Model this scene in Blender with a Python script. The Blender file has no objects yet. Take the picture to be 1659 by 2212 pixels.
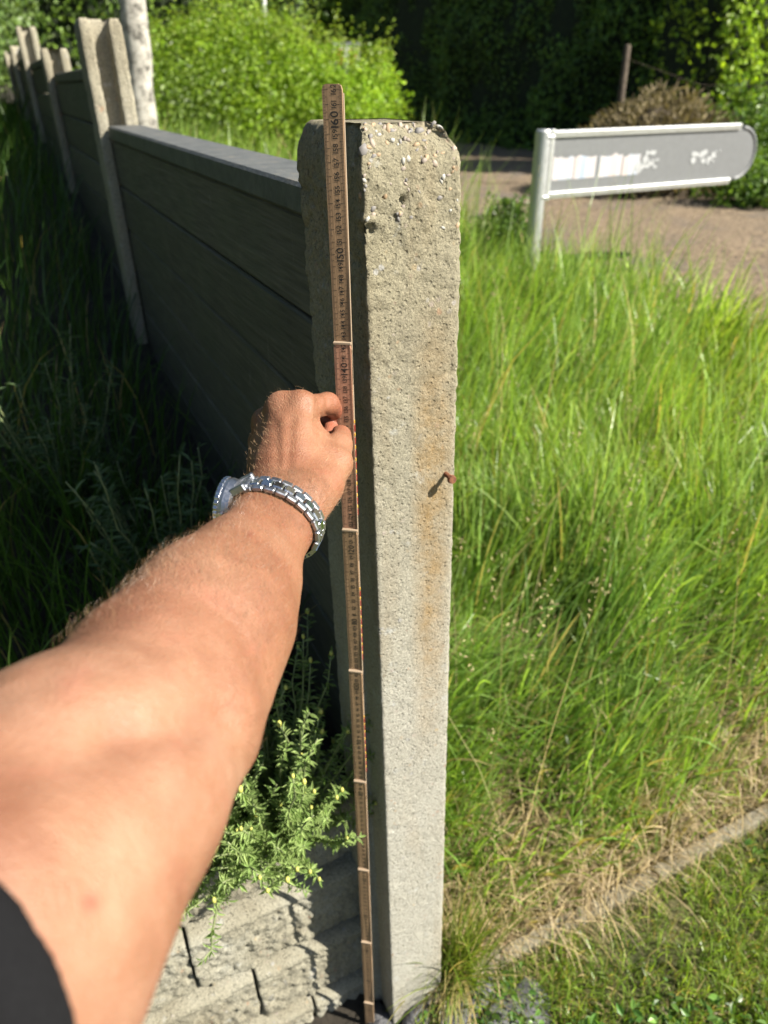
import bpy, math, random
import numpy as np
from mathutils import Vector, Matrix, noise as mnoise

random.seed(7)
rng = np.random.default_rng(11)
scene = bpy.context.scene
col = scene.collection
R = math.radians

# ------------------------------------------------------------------ camera
F, CX, CY = 1536.3, 829.5, 1106.0          # focal length and centre of the 1659 x 2212 view
PITCH, ROLL = R(31.0), R(0.55)
CAM = np.array([0.0, 0.0, 1.62])
FW = np.array([0, math.cos(PITCH), -math.sin(PITCH)])
_d = np.array([0, -math.sin(PITCH), -math.cos(PITCH)])
_r = np.array([1.0, 0, 0])
RT = math.cos(ROLL) * _r + math.sin(ROLL) * _d
DN = -math.sin(ROLL) * _r + math.cos(ROLL) * _d

cam = bpy.data.cameras.new('camera')
cam.sensor_fit = 'VERTICAL'
cam.sensor_height = 36.0
cam.lens = 36.0 * F / 2212.0
cam.clip_start = 0.01
cam.clip_end = 400
cam.dof.use_dof = True
cam.dof.focus_distance = 0.60
cam.dof.aperture_fstop = 6.3
camo = bpy.data.objects.new('camera', cam)
col.objects.link(camo)
m = Matrix.Identity(4)
for i in range(3):
    m[i][0], m[i][1], m[i][2], m[i][3] = RT[i], -DN[i], -FW[i], CAM[i]
camo.matrix_world = m
scene.camera = camo

# ------------------------------------------------------------------ sun, sky, exposure
SUN_AZ = np.array([0.9507, -0.310])        # ground direction towards the sun
SUN_EL = R(41)
S = np.array([SUN_AZ[0] * math.cos(SUN_EL), SUN_AZ[1] * math.cos(SUN_EL), math.sin(SUN_EL)])
sun = bpy.data.lights.new('sun', 'SUN')
sun.energy = 5.0
sun.angle = R(0.53)
sun.color = (1.0, 0.94, 0.83)
suno = bpy.data.objects.new('sun', sun)
col.objects.link(suno)
suno.rotation_euler = Vector(S).to_track_quat('Z', 'Y').to_euler()
suno.location = (4, 0, 6)
world = bpy.data.worlds.new('World')
scene.world = world
world.use_nodes = True
wn = world.node_tree
sky = wn.nodes.new('ShaderNodeTexSky')
sky.sky_type = 'NISHITA'
sky.sun_disc = False
sky.sun_elevation = SUN_EL
sky.sun_rotation = math.atan2(SUN_AZ[0], SUN_AZ[1])
wn.links.new(sky.outputs[0], wn.nodes['Background'].inputs[0])
wn.nodes['Background'].inputs[1].default_value = 0.055
scene.view_settings.view_transform = 'Standard'
scene.view_settings.look = 'None'
scene.view_settings.exposure = 1.55
scene.view_settings.gamma = 1.0
scene.view_settings.use_curve_mapping = False

# ------------------------------------------------------------------ helpers
def ray(u, v):
    return FW + RT * (u - CX) / F + DN * (v - CY) / F
def dep(u, v, d):
    return CAM + ray(u, v) * d
def on_z(u, v, z):
    r = ray(u, v); return CAM + r * (z - CAM[2]) / r[2]
def on_y(u, v, y):
    r = ray(u, v); return CAM + r * y / r[1]
def on_plane(u, v, p0, n):
    r = ray(u, v); return CAM + r * (np.dot(np.asarray(p0) - CAM, n) / np.dot(r, n))
def cam2w(P):
    P = np.asarray(P, float)
    return CAM + P[..., 0:1] * RT + P[..., 1:2] * DN + P[..., 2:3] * FW

def _hash(ix, iy, iz, seed):
    h = (ix.astype(np.int64) * 374761393 + iy.astype(np.int64) * 668265263 + iz.astype(np.int64) * 2147483647 + seed * 144665) & 0xFFFFFFFF
    h = ((h ^ (h >> 13)) * 1274126177) & 0xFFFFFFFF
    h = h ^ (h >> 16)
    return (h & 0xFFFF) / 65535.0
def vnoise(P, s=1.0, seed=0):
    """value noise in -1..1 of points P (N,3) at frequency s"""
    P = np.asarray(P, float) * s + 1000.37
    i = np.floor(P); f = P - i; f = f * f * (3 - 2 * f)
    r = 0
    for dx in (0, 1):
        wx = f[:, 0] if dx else 1 - f[:, 0]
        for dy in (0, 1):
            wy = f[:, 1] if dy else 1 - f[:, 1]
            for dz in (0, 1):
                wz = f[:, 2] if dz else 1 - f[:, 2]
                r = r + wx * wy * wz * _hash(i[:, 0] + dx, i[:, 1] + dy, i[:, 2] + dz, seed)
    return r * 2 - 1
def fbm(P, s, seed=0, o=3):
    r = 0; a = 1
    for k in range(o):
        r = r + a * vnoise(P, s * 2 ** k, seed + k); a *= 0.5
    return r

def mesh_data(name, V, Fc, cols=None, smooth=False):
    """V (n,3) array; Fc list of (k,m) int arrays or a plain list of faces"""
    me = bpy.data.meshes.new(name)
    V = np.asarray(V, np.float32)
    if isinstance(Fc, list) and len(Fc) and isinstance(Fc[0], np.ndarray) and Fc[0].ndim == 2:
        loops = np.concatenate([a.ravel() for a in Fc]).astype(np.int32)
        sizes = np.concatenate([np.full(len(a), a.shape[1]) for a in Fc])
    else:
        loops = np.array([i for f in Fc for i in f], np.int32)
        sizes = np.array([len(f) for f in Fc])
    me.vertices.add(len(V)); me.vertices.foreach_set('co', V.ravel())
    me.loops.add(len(loops)); me.loops.foreach_set('vertex_index', loops)
    me.polygons.add(len(sizes))
    me.polygons.foreach_set('loop_start', np.concatenate([[0], np.cumsum(sizes)[:-1]]).astype(np.int32))
    if cols is not None:
        at = me.color_attributes.new('Col', 'FLOAT_COLOR', 'POINT')
        c = np.ones((len(V), 4), np.float32); c[:, :3] = cols
        at.data.foreach_set('color', c.ravel())
    me.update(calc_edges=True)
    me.validate()
    me.polygons.foreach_set('use_smooth', np.full(len(me.polygons), bool(smooth)))
    return me
def link(name, me, mat=None, parent=None, loc=None, mw=None):
    o = bpy.data.objects.new(name, me)
    col.objects.link(o)
    if mat is not None and len(me.materials) == 0:
        me.materials.append(mat)
    if mw is not None: o.matrix_world = mw
    if loc is not None: o.location = loc
    if parent is not None: o.parent = parent
    return o
def mobj(name, V, Fc, mat, parent=None, cols=None, smooth=False, kind=None):
    o = link(name, mesh_data(name, V, Fc, cols, smooth), mat, parent)
    if kind: o['kind'] = kind
    return o
def tag(o, label, cat, group=None, kind=None):
    o['label'] = label
    if cat: o['category'] = cat
    if group: o['group'] = group
    if kind: o['kind'] = kind
    return o
def empty(name, loc=(0, 0, 0)):
    o = bpy.data.objects.new(name, None); o.empty_display_size = 0.05
    col.objects.link(o); o.location = loc
    return o
def adopt(root, kids):
    """children built in world coordinates keep their place under a root that has a location"""
    for k in kids:
        k.parent = root
        k.matrix_parent_inverse = Matrix.Translation(-Vector(root.location))

def box(c, ax, ay, az, bevel=0.0):
    """bevelled box: centre and three half-extent vectors"""
    c, ax, ay, az = (np.asarray(q, float) for q in (c, ax, ay, az))
    L = [np.linalg.norm(q) for q in (ax, ay, az)]
    U = [ax / L[0], ay / L[1], az / L[2]]
    b = min(bevel, 0.45 * min(L))
    if b <= 0:
        V = [c + sx * ax + sy * ay + sz * az for sz in (-1, 1) for sy in (-1, 1) for sx in (-1, 1)]
        Fc = [(0, 2, 3, 1), (4, 5, 7, 6), (0, 1, 5, 4), (2, 6, 7, 3), (0, 4, 6, 2), (1, 3, 7, 5)]
        return np.array(V), Fc
    V = []; idx = {}
    for sx in (-1, 1):
        for sy in (-1, 1):
            for sz in (-1, 1):
                for k in range(3):
                    e = [L[0] - b, L[1] - b, L[2] - b]; e[k] = L[k]
                    idx[(sx, sy, sz, k)] = len(V)
                    V.append(c + U[0] * sx * e[0] + U[1] * sy * e[1] + U[2] * sz * e[2])
    Fc = []
    def face(l):
        Fc.append(tuple(l))
    for k in range(3):
        for s in (-1, 1):
            o = [a for a in range(3) if a != k]
            l = []
            for (p, q) in ((-1, -1), (1, -1), (1, 1), (-1, 1)):
                sg = [0, 0, 0]; sg[k] = s; sg[o[0]] = p; sg[o[1]] = q
                l.append(idx[(*sg, k)])
            if (s > 0) != (k == 1): face(l)
            else: face(l[::-1])
    for k in range(3):                         # edge chamfers
        o = [a for a in range(3) if a != k]
        for p in (-1, 1):
            for q in (-1, 1):
                l = []
                for s, f in ((-1, o[0]), (1, o[0]), (1, o[1]), (-1, o[1])):
                    sg = [0, 0, 0]; sg[k] = s; sg[o[0]] = p; sg[o[1]] = q
                    l.append(idx[(*sg, f)])
                face(l)
    for sx in (-1, 1):
        for sy in (-1, 1):
            for sz in (-1, 1):
                face([idx[(sx, sy, sz, k)] for k in range(3)])
    V = np.array(V)
    out = []
    for f in Fc:                               # outward winding
        P = V[list(f)]
        nrm = np.cross(P[1] - P[0], P[2] - P[0])
        out.append(f if np.dot(nrm, P.mean(0) - c) > 0 else f[::-1])
    return V, out

def tube(pts, rad, n=8, cap=True):
    pts = np.asarray(pts, float); rad = np.broadcast_to(np.asarray(rad, float), (len(pts),))
    V = []; Fc = []
    T = np.gradient(pts, axis=0)
    T /= np.linalg.norm(T, axis=1)[:, None] + 1e-12
    up = np.array([0, 0, 1.0]) if abs(T[0][2]) < 0.9 else np.array([1.0, 0, 0])
    a = np.cross(T[0], up); a /= np.linalg.norm(a)
    for i in range(len(pts)):
        a = a - T[i] * np.dot(a, T[i]); a /= np.linalg.norm(a)
        b = np.cross(T[i], a)
        for k in range(n):
            th = 2 * math.pi * k / n
            V.append(pts[i] + rad[i] * (a * math.cos(th) + b * math.sin(th)))
    for i in range(len(pts) - 1):
        for k in range(n):
            Fc.append((i * n + k, i * n + (k + 1) % n, (i + 1) * n + (k + 1) % n, (i + 1) * n + k))
    if cap:
        Fc.append(tuple(range(n - 1, -1, -1))); Fc.append(tuple((len(pts) - 1) * n + k for k in range(n)))
    return np.array(V), Fc
def join(parts):
    V = []; Fc = []; o = 0
    for v, f in parts:
        V.append(np.asarray(v)); Fc += [tuple(i + o for i in q) for q in f]; o += len(v)
    return np.concatenate(V), Fc

# ------------------------------------------------------------------ materials
class NT:
    def __init__(s, name):
        s.m = bpy.data.materials.new(name); s.m.use_nodes = True
        s.t = s.m.node_tree; s.b = s.t.nodes['Principled BSDF']; s.out = s.t.nodes['Material Output']
        s.tc = s.t.nodes.new('ShaderNodeTexCoord')
    def n(s, ty, **kw):
        q = s.t.nodes.new(ty)
        for k, v in kw.items(): setattr(q, k, v)
        return q
    def l(s, a, b): s.t.links.new(a, b)
    def noise(s, scale, detail=4, rough=0.6, vec=None):
        q = s.n('ShaderNodeTexNoise'); q.inputs['Scale'].default_value = scale
        q.inputs['Detail'].default_value = detail; q.inputs['Roughness'].default_value = rough
        s.l(vec or s.tc.outputs['Object'], q.inputs['Vector']); return q.outputs['Fac']
    def voro(s, scale, feat='F1', out='Distance', vec=None):
        q = s.n('ShaderNodeTexVoronoi', feature=feat); q.inputs['Scale'].default_value = scale
        s.l(vec or s.tc.outputs['Object'], q.inputs['Vector']); return q.outputs[out]
    def ramp(s, fac, stops):
        q = s.n('ShaderNodeValToRGB'); e = q.color_ramp.elements
        while len(e) < len(stops): e.new(0.5)
        for el, (p, c) in zip(e, stops):
            el.position = p; el.color = (*c, 1) if len(c) == 3 else c
        s.l(fac, q.inputs['Fac']); return q.outputs['Color']
    def mix(s, fac, a, b, mode='MIX'):
        q = s.n('ShaderNodeMix', data_type='RGBA', blend_type=mode)
        for x, i in ((fac, 0), (a, 6), (b, 7)):
            if isinstance(x, (int, float)): q.inputs[i].default_value = x
            elif isinstance(x, tuple): q.inputs[i].default_value = (*x, 1)
            else: s.l(x, q.inputs[i])
        return q.outputs[2]
    def bump(s, h, dist=0.002, strength=1.0, prev=None):
        q = s.n('ShaderNodeBump'); q.inputs['Distance'].default_value = dist
        q.inputs['Strength'].default_value = strength; s.l(h, q.inputs['Height'])
        if prev is not None: s.l(prev, q.inputs['Normal'])
        return q.outputs['Normal']
    def fin(s, color=None, rough=None, nrm=None, **kw):
        if color is not None:
            if isinstance(color, tuple): s.b.inputs['Base Color'].default_value = (*color, 1)
            else: s.l(color, s.b.inputs['Base Color'])
        if rough is not None:
            if isinstance(rough, (int, float)): s.b.inputs['Roughness'].default_value = rough
            else: s.l(rough, s.b.inputs['Roughness'])
        if nrm is not None: s.l(nrm, s.b.inputs['Normal'])
        for k, v in kw.items():
            s.b.inputs[k.replace('_', ' ')].default_value = v
        return s.m
G3 = lambda g: (g, g, g)

def concrete(name, tint=(1, 1, 1), dark=0.0, fine=1.0, scale=1.0, stain=True, ztop=False):
    N = NT(name)
    k = lambda c: tuple(max(0.0, c[i] * tint[i] * (1 - dark)) for i in range(3))
    big = N.noise(7 * scale, 5, 0.65)
    c = N.ramp(big, [(0.3, k((0.33, 0.29, 0.20))), (0.52, k((0.45, 0.41, 0.30))), (0.72, k((0.52, 0.49, 0.39)))])
    if ztop:
        sx = N.n('ShaderNodeSeparateXYZ'); N.l(N.tc.outputs['Object'], sx.inputs[0])
        ag = N.n('ShaderNodeMapRange'); ag.inputs[1].default_value = 0.9; ag.inputs[2].default_value = 1.5; N.l(sx.outputs[2], ag.inputs[0])
        c = N.mix(ag.outputs[0], N.mix(0.6, c, k((0.60, 0.575, 0.49))), N.mix(N.noise(14, 5, 0.7), c, k((0.40, 0.345, 0.20))))
    g = N.noise(330 * scale, 4, 0.75)
    c = N.mix(0.85, c, N.ramp(g, [(0.30, G3(0.30)), (0.44, G3(0.85)), (0.56, G3(1.05)), (0.72, G3(1.35))]), 'MULTIPLY')
    vq = N.n('ShaderNodeTexVoronoi'); vq.inputs['Scale'].default_value = 95 * scale
    N.l(N.tc.outputs['Object'], vq.inputs['Vector'])
    pebc = N.ramp(vq.outputs['Color'], [(0.0, k((0.16, 0.14, 0.13))), (0.35, k((0.62, 0.60, 0.55))), (0.6, k((0.42, 0.25, 0.16))), (0.8, k((0.55, 0.43, 0.25))), (1, k((0.25, 0.25, 0.26)))])
    pm = N.mix(1.0, N.ramp(vq.outputs['Distance'], [(0.22, G3(1)), (0.34, G3(0))]), N.ramp(N.noise(40 * scale, 3, 0.6), [(0.55, G3(0)), (0.64, G3(1))]), 'MULTIPLY')
    c = N.mix(N.mix(1.0, pm, G3(0.75), 'MULTIPLY'), c, pebc)
    if stain:
        mp = N.n('ShaderNodeMapping'); mp.inputs['Scale'].default_value = (1, 1, 0.16)
        N.l(N.tc.outputs['Object'], mp.inputs['Vector'])
        st = N.ramp(N.noise(16, 4, 0.6, mp.outputs[0]), [(0.52, G3(0)), (0.72, G3(0.35))])
        c = N.mix(st, c, k((0.36, 0.25, 0.12)))
        # rusty run-off below an old fixing, right of the middle of the face
        dp = N.n('ShaderNodeVectorMath', operation='DOT_PRODUCT'); dp.inputs[1].default_value = (0.902, 0.432, 0); N.l(N.tc.outputs['Object'], dp.inputs[0])
        o_ = -0.0138 * 0.902 + 0.660 * 0.432
        m1 = N.n('ShaderNodeMapRange'); m1.inputs[1].default_value = o_ + 0.040; m1.inputs[2].default_value = o_ + 0.100; N.l(dp.outputs['Value'], m1.inputs[0])
        m2 = N.n('ShaderNodeMapRange'); m2.inputs[1].default_value = 0.80; m2.inputs[2].default_value = 1.46; N.l(sx.outputs[2], m2.inputs[0])
        band = N.mix(1.0, N.ramp(m1.outputs[0], [(0.05, G3(0)), (0.45, G3(1)), (0.7, G3(0.8)), (1.0, G3(0.1))]), N.ramp(m2.outputs[0], [(0.0, G3(0)), (0.4, G3(0.8)), (0.75, G3(1)), (1.0, G3(0))]), 'MULTIPLY')
        band = N.mix(1.0, band, N.ramp(N.noise(30, 5, 0.7), [(0.3, G3(0.25)), (0.6, G3(1.0))]), 'MULTIPLY')
        c = N.mix(band, c, k((0.42, 0.265, 0.10)))
    li = N.ramp(N.noise(22 * scale, 4, 0.7), [(0.62, G3(0)), (0.72, G3(0.7))])
    c = N.mix(li, c, k((0.60, 0.60, 0.55)))
    h1 = N.bump(N.noise(260 * scale, 5, 0.8), 0.0022 * fine, 1.0)
    pit = N.ramp(N.voro(160 * scale), [(0.10, G3(0)), (0.30, G3(1))])
    h2 = N.bump(pit, 0.0012 * fine, 0.8, h1)
    return N.fin(c, 0.95, h2, **{'Specular_IOR_Level': 0.2})

M = {}
M['post'] = concrete('weathered_concrete', (0.655, 0.665, 0.69), 0.0, 1.8, 1.0, True, True)
M['post_far'] = concrete('weathered_concrete_grey', (0.63, 0.63, 0.645), 0.0, 1.6, 0.55, False)
M['block'] = concrete('split_concrete_block', (0.66, 0.68, 0.71), 0.02, 2.2, 0.9, False)
M['edging'] = concrete('edging_concrete', (0.48, 0.47, 0.44), 0.05, 1.4, 0.7, False)

N = NT('dark_stone')
c = N.ramp(N.noise(30, 6, 0.7), [(0.3, (0.03, 0.03, 0.033)), (0.7, (0.11, 0.11, 0.115))])
M['stone'] = N.fin(c, 0.8, N.bump(N.noise(120, 5, 0.7), 0.003))

N = NT('painted_fence_wood')
mp = N.n('ShaderNodeMapping'); mp.inputs['Rotation'].default_value = (0, 0, -R(115.6))
N.l(N.tc.outputs['Object'], mp.inputs['Vector'])
mp2 = N.n('ShaderNodeMapping'); mp2.inputs['Scale'].default_value = (1.5, 30, 30)
N.l(mp.outputs[0], mp2.inputs['Vector'])
gr = N.noise(7, 5, 0.6, mp2.outputs[0])
c = N.ramp(gr, [(0.3, (0.050, 0.046, 0.037)), (0.6, (0.092, 0.085, 0.068)), (0.85, (0.15, 0.135, 0.108))])
c = N.mix(N.ramp(N.noise(9, 5, 0.7), [(0.55, G3(0)), (0.8, G3(0.5))]), c, (0.16, 0.14, 0.105))
mp3 = N.n('ShaderNodeMapping'); mp3.inputs['Scale'].default_value = (60, 60, 9); N.l(N.tc.outputs['Object'], mp3.inputs['Vector'])
c = N.mix(N.ramp(N.noise(1.0, 4, 0.6, mp3.outputs[0]), [(0.66, G3(0)), (0.80, G3(0.55))]), c, (0.26, 0.25, 0.22))
c = N.mix(N.ramp(N.noise(3.5, 5, 0.7), [(0.45, G3(0)), (0.7, G3(0.4))]), c, (0.06, 0.075, 0.045))
oi = N.n('ShaderNodeObjectInfo')
c = N.mix(1.0, c, N.ramp(oi.outputs['Random'], [(0, G3(0.72)), (1, G3(1.2))]), 'MULTIPLY')
M['board'] = N.fin(c, 0.72, N.bump(gr, 0.002), **{'Specular_IOR_Level': 0.35})

N = NT('cap_wood')
gr = N.noise(7, 5, 0.6, None)
c = N.ramp(N.noise(25, 6, 0.75), [(0.3, (0.045, 0.047, 0.045)), (0.55, (0.085, 0.088, 0.085)), (0.68, (0.12, 0.11, 0.09)), (0.78, (0.26, 0.25, 0.22))])
M['cap'] = N.fin(c, 0.6, N.bump(N.noise(60, 5, 0.7), 0.002))

def leafmat(name, trans=0.45, rough=0.55, gloss=0.35, tint=(1, 1, 1)):
    N = NT(name)
    at = N.n('ShaderNodeAttribute', attribute_name='Col')
    c = N.mix(1.0, at.outputs['Color'], tint, 'MULTIPLY')
    N.fin(c, rough, None, **{'Specular_IOR_Level': gloss})
    tr = N.n('ShaderNodeBsdfTranslucent')
    N.l(N.mix(1.0, c, (1.25, 1.25, 0.55), 'MULTIPLY'), tr.inputs['Color'])
    ms = N.n('ShaderNodeMixShader'); ms.inputs[0].default_value = trans
    N.l(N.b.outputs[0], ms.inputs[1]); N.l(tr.outputs[0], ms.inputs[2])
    N.l(ms.outputs[0], N.out.inputs['Surface'])
    return N.m
M['grass'] = leafmat('grass_blade', 0.48, 0.36, 0.5)
M['leaf'] = leafmat('broad_leaf', 0.40, 0.45, 0.45)
M['straw'] = leafmat('straw', 0.2, 0.8, 0.15)
M['shrub'] = leafmat('shrub_leaf', 0.3, 0.6, 0.3)

N = NT('soil')
c = N.ramp(N.noise(18, 6, 0.7), [(0.3, (0.014, 0.011, 0.008)), (0.7, (0.05, 0.04, 0.027))])
M['soil'] = N.fin(c, 1.0, N.bump(N.noise(60, 6, 0.8), 0.02))
N = NT('thatch_ground')
c = N.ramp(N.noise(9, 6, 0.7), [(0.3, (0.05, 0.06, 0.016)), (0.55, (0.11, 0.115, 0.035)), (0.75, (0.20, 0.165, 0.08))])
M['ground'] = N.fin(c, 1.0, N.bump(N.noise(80, 6, 0.8), 0.02))
N = NT('gravel')
c = N.ramp(N.noise(30, 6, 0.85), [(0.38, (0.03, 0.021, 0.013)), (0.5, (0.155, 0.11, 0.066)), (0.64, (0.31, 0.235, 0.15))])
c = N.mix(N.ramp(N.noise(1.4, 5, 0.7), [(0.5, G3(0)), (0.68, G3(0.75))]), c, (0.075, 0.066, 0.06))
M['gravel'] = N.fin(c, 1.0, N.bump(N.noise(70, 5, 0.8), 0.012))
N = NT('bark_pale')
c = N.ramp(N.noise(14, 6, 0.75), [(0.38, (0.07, 0.065, 0.055)), (0.5, (0.34, 0.32, 0.28)), (0.72, (0.50, 0.48, 0.43))])
M['bark_pale'] = N.fin(c, 0.9, N.bump(N.noise(40, 5, 0.7), 0.01))
N = NT('bark_dark')
c = N.ramp(N.noise(20, 6, 0.7), [(0.3, (0.035, 0.026, 0.018)), (0.7, (0.11, 0.085, 0.06))])
M['bark'] = N.fin(c, 0.95, N.bump(N.noise(60, 5, 0.7), 0.008))

# ------------------------------------------------------------------ terrain
TT = np.array([0.902, 0.432, 0.0]); TT /= np.linalg.norm(TT)    # along the post face, to the right
RR = np.array([-TT[1], TT[0], 0.0])                              # along the fence, away
F0 = np.array([-0.0138, 0.660, 0.0])                             # front left edge of the measured post
def fs(x, y):
    return (x - F0[0]) * TT[0] + (y - F0[1]) * TT[1], (x - F0[0]) * RR[0] + (y - F0[1]) * RR[1]
def fp(s, r, z=0.0):
    return F0 + TT * s + RR * r + np.array([0, 0, z])
def sstep(a, b, x):
    t = np.clip((x - a) / (b - a), 0, 1); return t * t * (3 - 2 * t)
def zr(x, y):
    x = np.asarray(x, float); y = np.asarray(y, float)
    z = 0.13 + 0.155 * np.clip(y - 0.85, 0, 3.6)
    z = np.minimum(z, 0.70 - 0.10 * np.exp(-np.clip(y - 3.5, 0, 20)))
    P = np.stack([np.ravel(x), np.ravel(y), 0 * np.ravel(x)], 1)
    return z + (0.02 * vnoise(P, 1.7, 3) + 0.012 * vnoise(P, 6, 4)).reshape(x.shape) * np.clip((y - 0.6) * 2, 0.3, 1)
def zl(x, y):
    x = np.asarray(x, float); y = np.asarray(y, float)
    s, r = fs(x, y)
    z = 0.60 + 0.19 * np.clip(r - 0.1, 0, 3.2) + 0.06 * np.clip(r - 3.3, 0, 12)
    P = np.stack([np.ravel(x), np.ravel(y), 0 * np.ravel(x)], 1)
    return z + (0.03 * vnoise(P, 2.2, 8) + 0.015 * vnoise(P, 8, 9)).reshape(x.shape)

def grid(xs, ys, zf, keep=None):
    X, Y = np.meshgrid(xs, ys)
    V = np.stack([X, Y, zf(X, Y)], -1).reshape(-1, 3)
    nx = len(xs); ny = len(ys)
    a = np.arange(nx * ny).reshape(ny, nx)
    q = np.stack([a[:-1, :-1], a[:-1, 1:], a[1:, 1:], a[1:, :-1]], -1).reshape(-1, 4)
    if keep is not None:
        cc = V[q].mean(1); q = q[keep(cc[:, 0], cc[:, 1])]
        used = np.unique(q); mp = -np.ones(len(V), int); mp[used] = np.arange(len(used))
        V = V[used]; q = mp[q]
    return V, [q]
xs = np.unique(np.concatenate([np.linspace(-200, -8, 14), np.linspace(-8, 8, 150), np.linspace(8, 200, 14)]))
ys = np.unique(np.concatenate([np.linspace(-120, -2, 10), np.linspace(-2, 8, 120), np.linspace(8, 24, 40), np.linspace(24, 260, 14)]))
V, q = grid(xs, ys, zr)
g = mobj('ground', V, q, M['ground'], smooth=True, kind='structure')
g['label'] = 'grassy ground under the verge and lawn'

bs = np.linspace(-7, 0.02, 70); br = np.linspace(0.135, 13, 130)
Sg, Rg = np.meshgrid(bs, br)
X = F0[0] + TT[0] * Sg + RR[0] * Rg; Y = F0[1] + TT[1] * Sg + RR[1] * Rg
V = np.stack([X, Y, zl(X, Y)], -1).reshape(-1, 3)
a = np.arange(V.shape[0]).reshape(Sg.shape)
q = np.stack([a[:-1, :-1], a[:-1, 1:], a[1:, 1:], a[1:, :-1]], -1).reshape(-1, 4)
g = mobj('garden_soil', V, [q], M['soil'], smooth=True, kind='structure')
g['label'] = 'dark raised garden bed behind the block wall'

# gravel road
_near = [on_z(u, v, z)[:2] for u, v, z in ((960, 460, 0.69), (1010, 480, 0.69), (1150, 552, 0.69), (1300, 615, 0.67), (1450, 655, 0.65), (1670, 730, 0.60), (1900, 810, 0.55))]
ROAD = np.array([(-9, 17.5), (-2.2, 9.4)] + [tuple(q) for q in _near] + [(9, 2.5), (12, 4.5), (5.6, 6.6), (4.0, 7.6), (3.2, 8.8), (3.9, 10.5), (3.4, 13), (1.8, 18), (-1.5, 23), (-9, 26)])
def inpoly(x, y, P):
    x = np.asarray(x); y = np.asarray(y); c = np.zeros(x.shape, bool); j = len(P) - 1
    for i in range(len(P)):
        xi, yi = P[i]; xj, yj = P[j]
        c ^= ((yi > y) != (yj > y)) & (x < (xj - xi) * (y - yi) / (yj - yi + 1e-12) + xi); j = i
    return c
V, q = grid(np.linspace(-9, 14, 260), np.linspace(1, 28, 260), lambda x, y: zr(x, y) + 0.012, lambda x, y: inpoly(x + 0.22 * np.sin(y * 3.1) * np.cos(x * 2.3), y + 0.2 * np.sin(x * 2.7 + 1), ROAD))
g = mobj('gravel_road', V, q, M['gravel'], smooth=True, kind='structure')
g['label'] = 'sunlit tan gravel road beyond the sign'

# ------------------------------------------------------------------ concrete posts
def ring_points(poly, step, corner=0.004):
    out = []; n = len(poly)
    for i in range(n):
        a = np.array(poly[i], float); b = np.array(poly[(i + 1) % n], float)
        L = np.linalg.norm(b - a); d = (b - a) / L
        c = min(corner, L * 0.3)
        k = max(1, int(round((L - 2 * c) / step)))
        for j in range(k + 1):
            out.append((a, d, c + (L - 2 * c) * j / k, L, i))
    return out
def post_mesh(poly, base, H, top_ins, zs, step, amp, seed, lean=None, origin=(0, 0), corner=0.004, esc=None):
    """poly in (s, r) clockwise seen from above-front; returns verts, faces in world space"""
    rp = ring_points(poly, step, corner)
    A2 = np.array([q[0] for q in rp]); D2 = np.array([q[1] for q in rp]); T2 = np.array([q[2] for q in rp]); L2 = np.array([q[3] for q in rp]); E2 = np.array([q[4] for q in rp])
    # outward normal: polygon runs so that outward is to the right of d
    ar = 0.5 * sum(poly[i][0] * poly[(i + 1) % len(poly)][1] - poly[(i + 1) % len(poly)][0] * poly[i][1] for i in range(len(poly)))
    sg = 1.0 if ar > 0 else -1.0
    N2 = np.stack([D2[:, 1] * sg, -D2[:, 0] * sg], 1)
    n = len(A2); rows = []; m_ = len(poly)
    esc = np.array(esc if esc is not None else [1.0] * m_)
    ed = [np.subtract(poly[(i + 1) % m_], poly[i]) for i in range(m_)]
    cvx = np.array([1.0 if (ed[i - 1][0] * ed[i][1] - ed[i - 1][1] * ed[i][0]) * sg > 0 else -1.0 for i in range(m_)])   # corner i is outward
    zz = list(np.arange(base, H - top_ins[0][0] - zs * 0.5, zs)) + [H - t for t, i in top_ins]
    ins = [0.0] * (len(zz) - len(top_ins)) + [i for t, i in top_ins]
    for z, i in zip(zz, ins):
        t0 = i * esc[E2 - 1] * cvx[E2]; t1 = L2 - i * esc[(E2 + 1) % m_] * cvx[(E2 + 1) % m_]
        tt = np.where(t1 > t0, np.clip(T2, np.minimum(t0, t1) + 0.001, np.maximum(t0, t1) - 0.001), (t0 + t1) / 2)
        p = A2 + D2 * tt[:, None] - N2 * (i * esc[E2])[:, None]
        rows.append(np.column_stack([p, np.full(n, z)]))
    A = np.concatenate(rows)
    NN = np.tile(N2, (len(zz), 1))
    Q = A * 1.0
    pit = np.clip(vnoise(Q, 95, seed + 5) - 0.45, 0, 1) * 2.2
    amz = amp * (0.5 + 0.8 * sstep(1.1, 1.5, Q[:, 2]) + 0.7 * sstep(1.45, 1.54, Q[:, 2]))
    disp = amz * (0.8 * fbm(Q, 30, seed) + 1.1 * vnoise(Q, 190, seed + 9) - 2.8 * pit)
    edge = np.zeros(n)
    A[:, :2] += NN * disp[:, None]
    V = F0 + A[:, 0:1] * TT + A[:, 1:2] * RR; V[:, 2] = A[:, 2]
    V += np.array([origin[0], origin[1], 0])
    if lean is not None:
        V += lean(V[:, 2])
    ra = np.arange(len(zz) * n).reshape(len(zz), n)
    nx = np.roll(ra, -1, 1)
    q = np.stack([ra[:-1], nx[:-1], nx[1:], ra[1:]], -1).reshape(-1, 4)
    if sg < 0: q = q[:, ::-1]
    return V, q, ra[-1], sg
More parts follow.
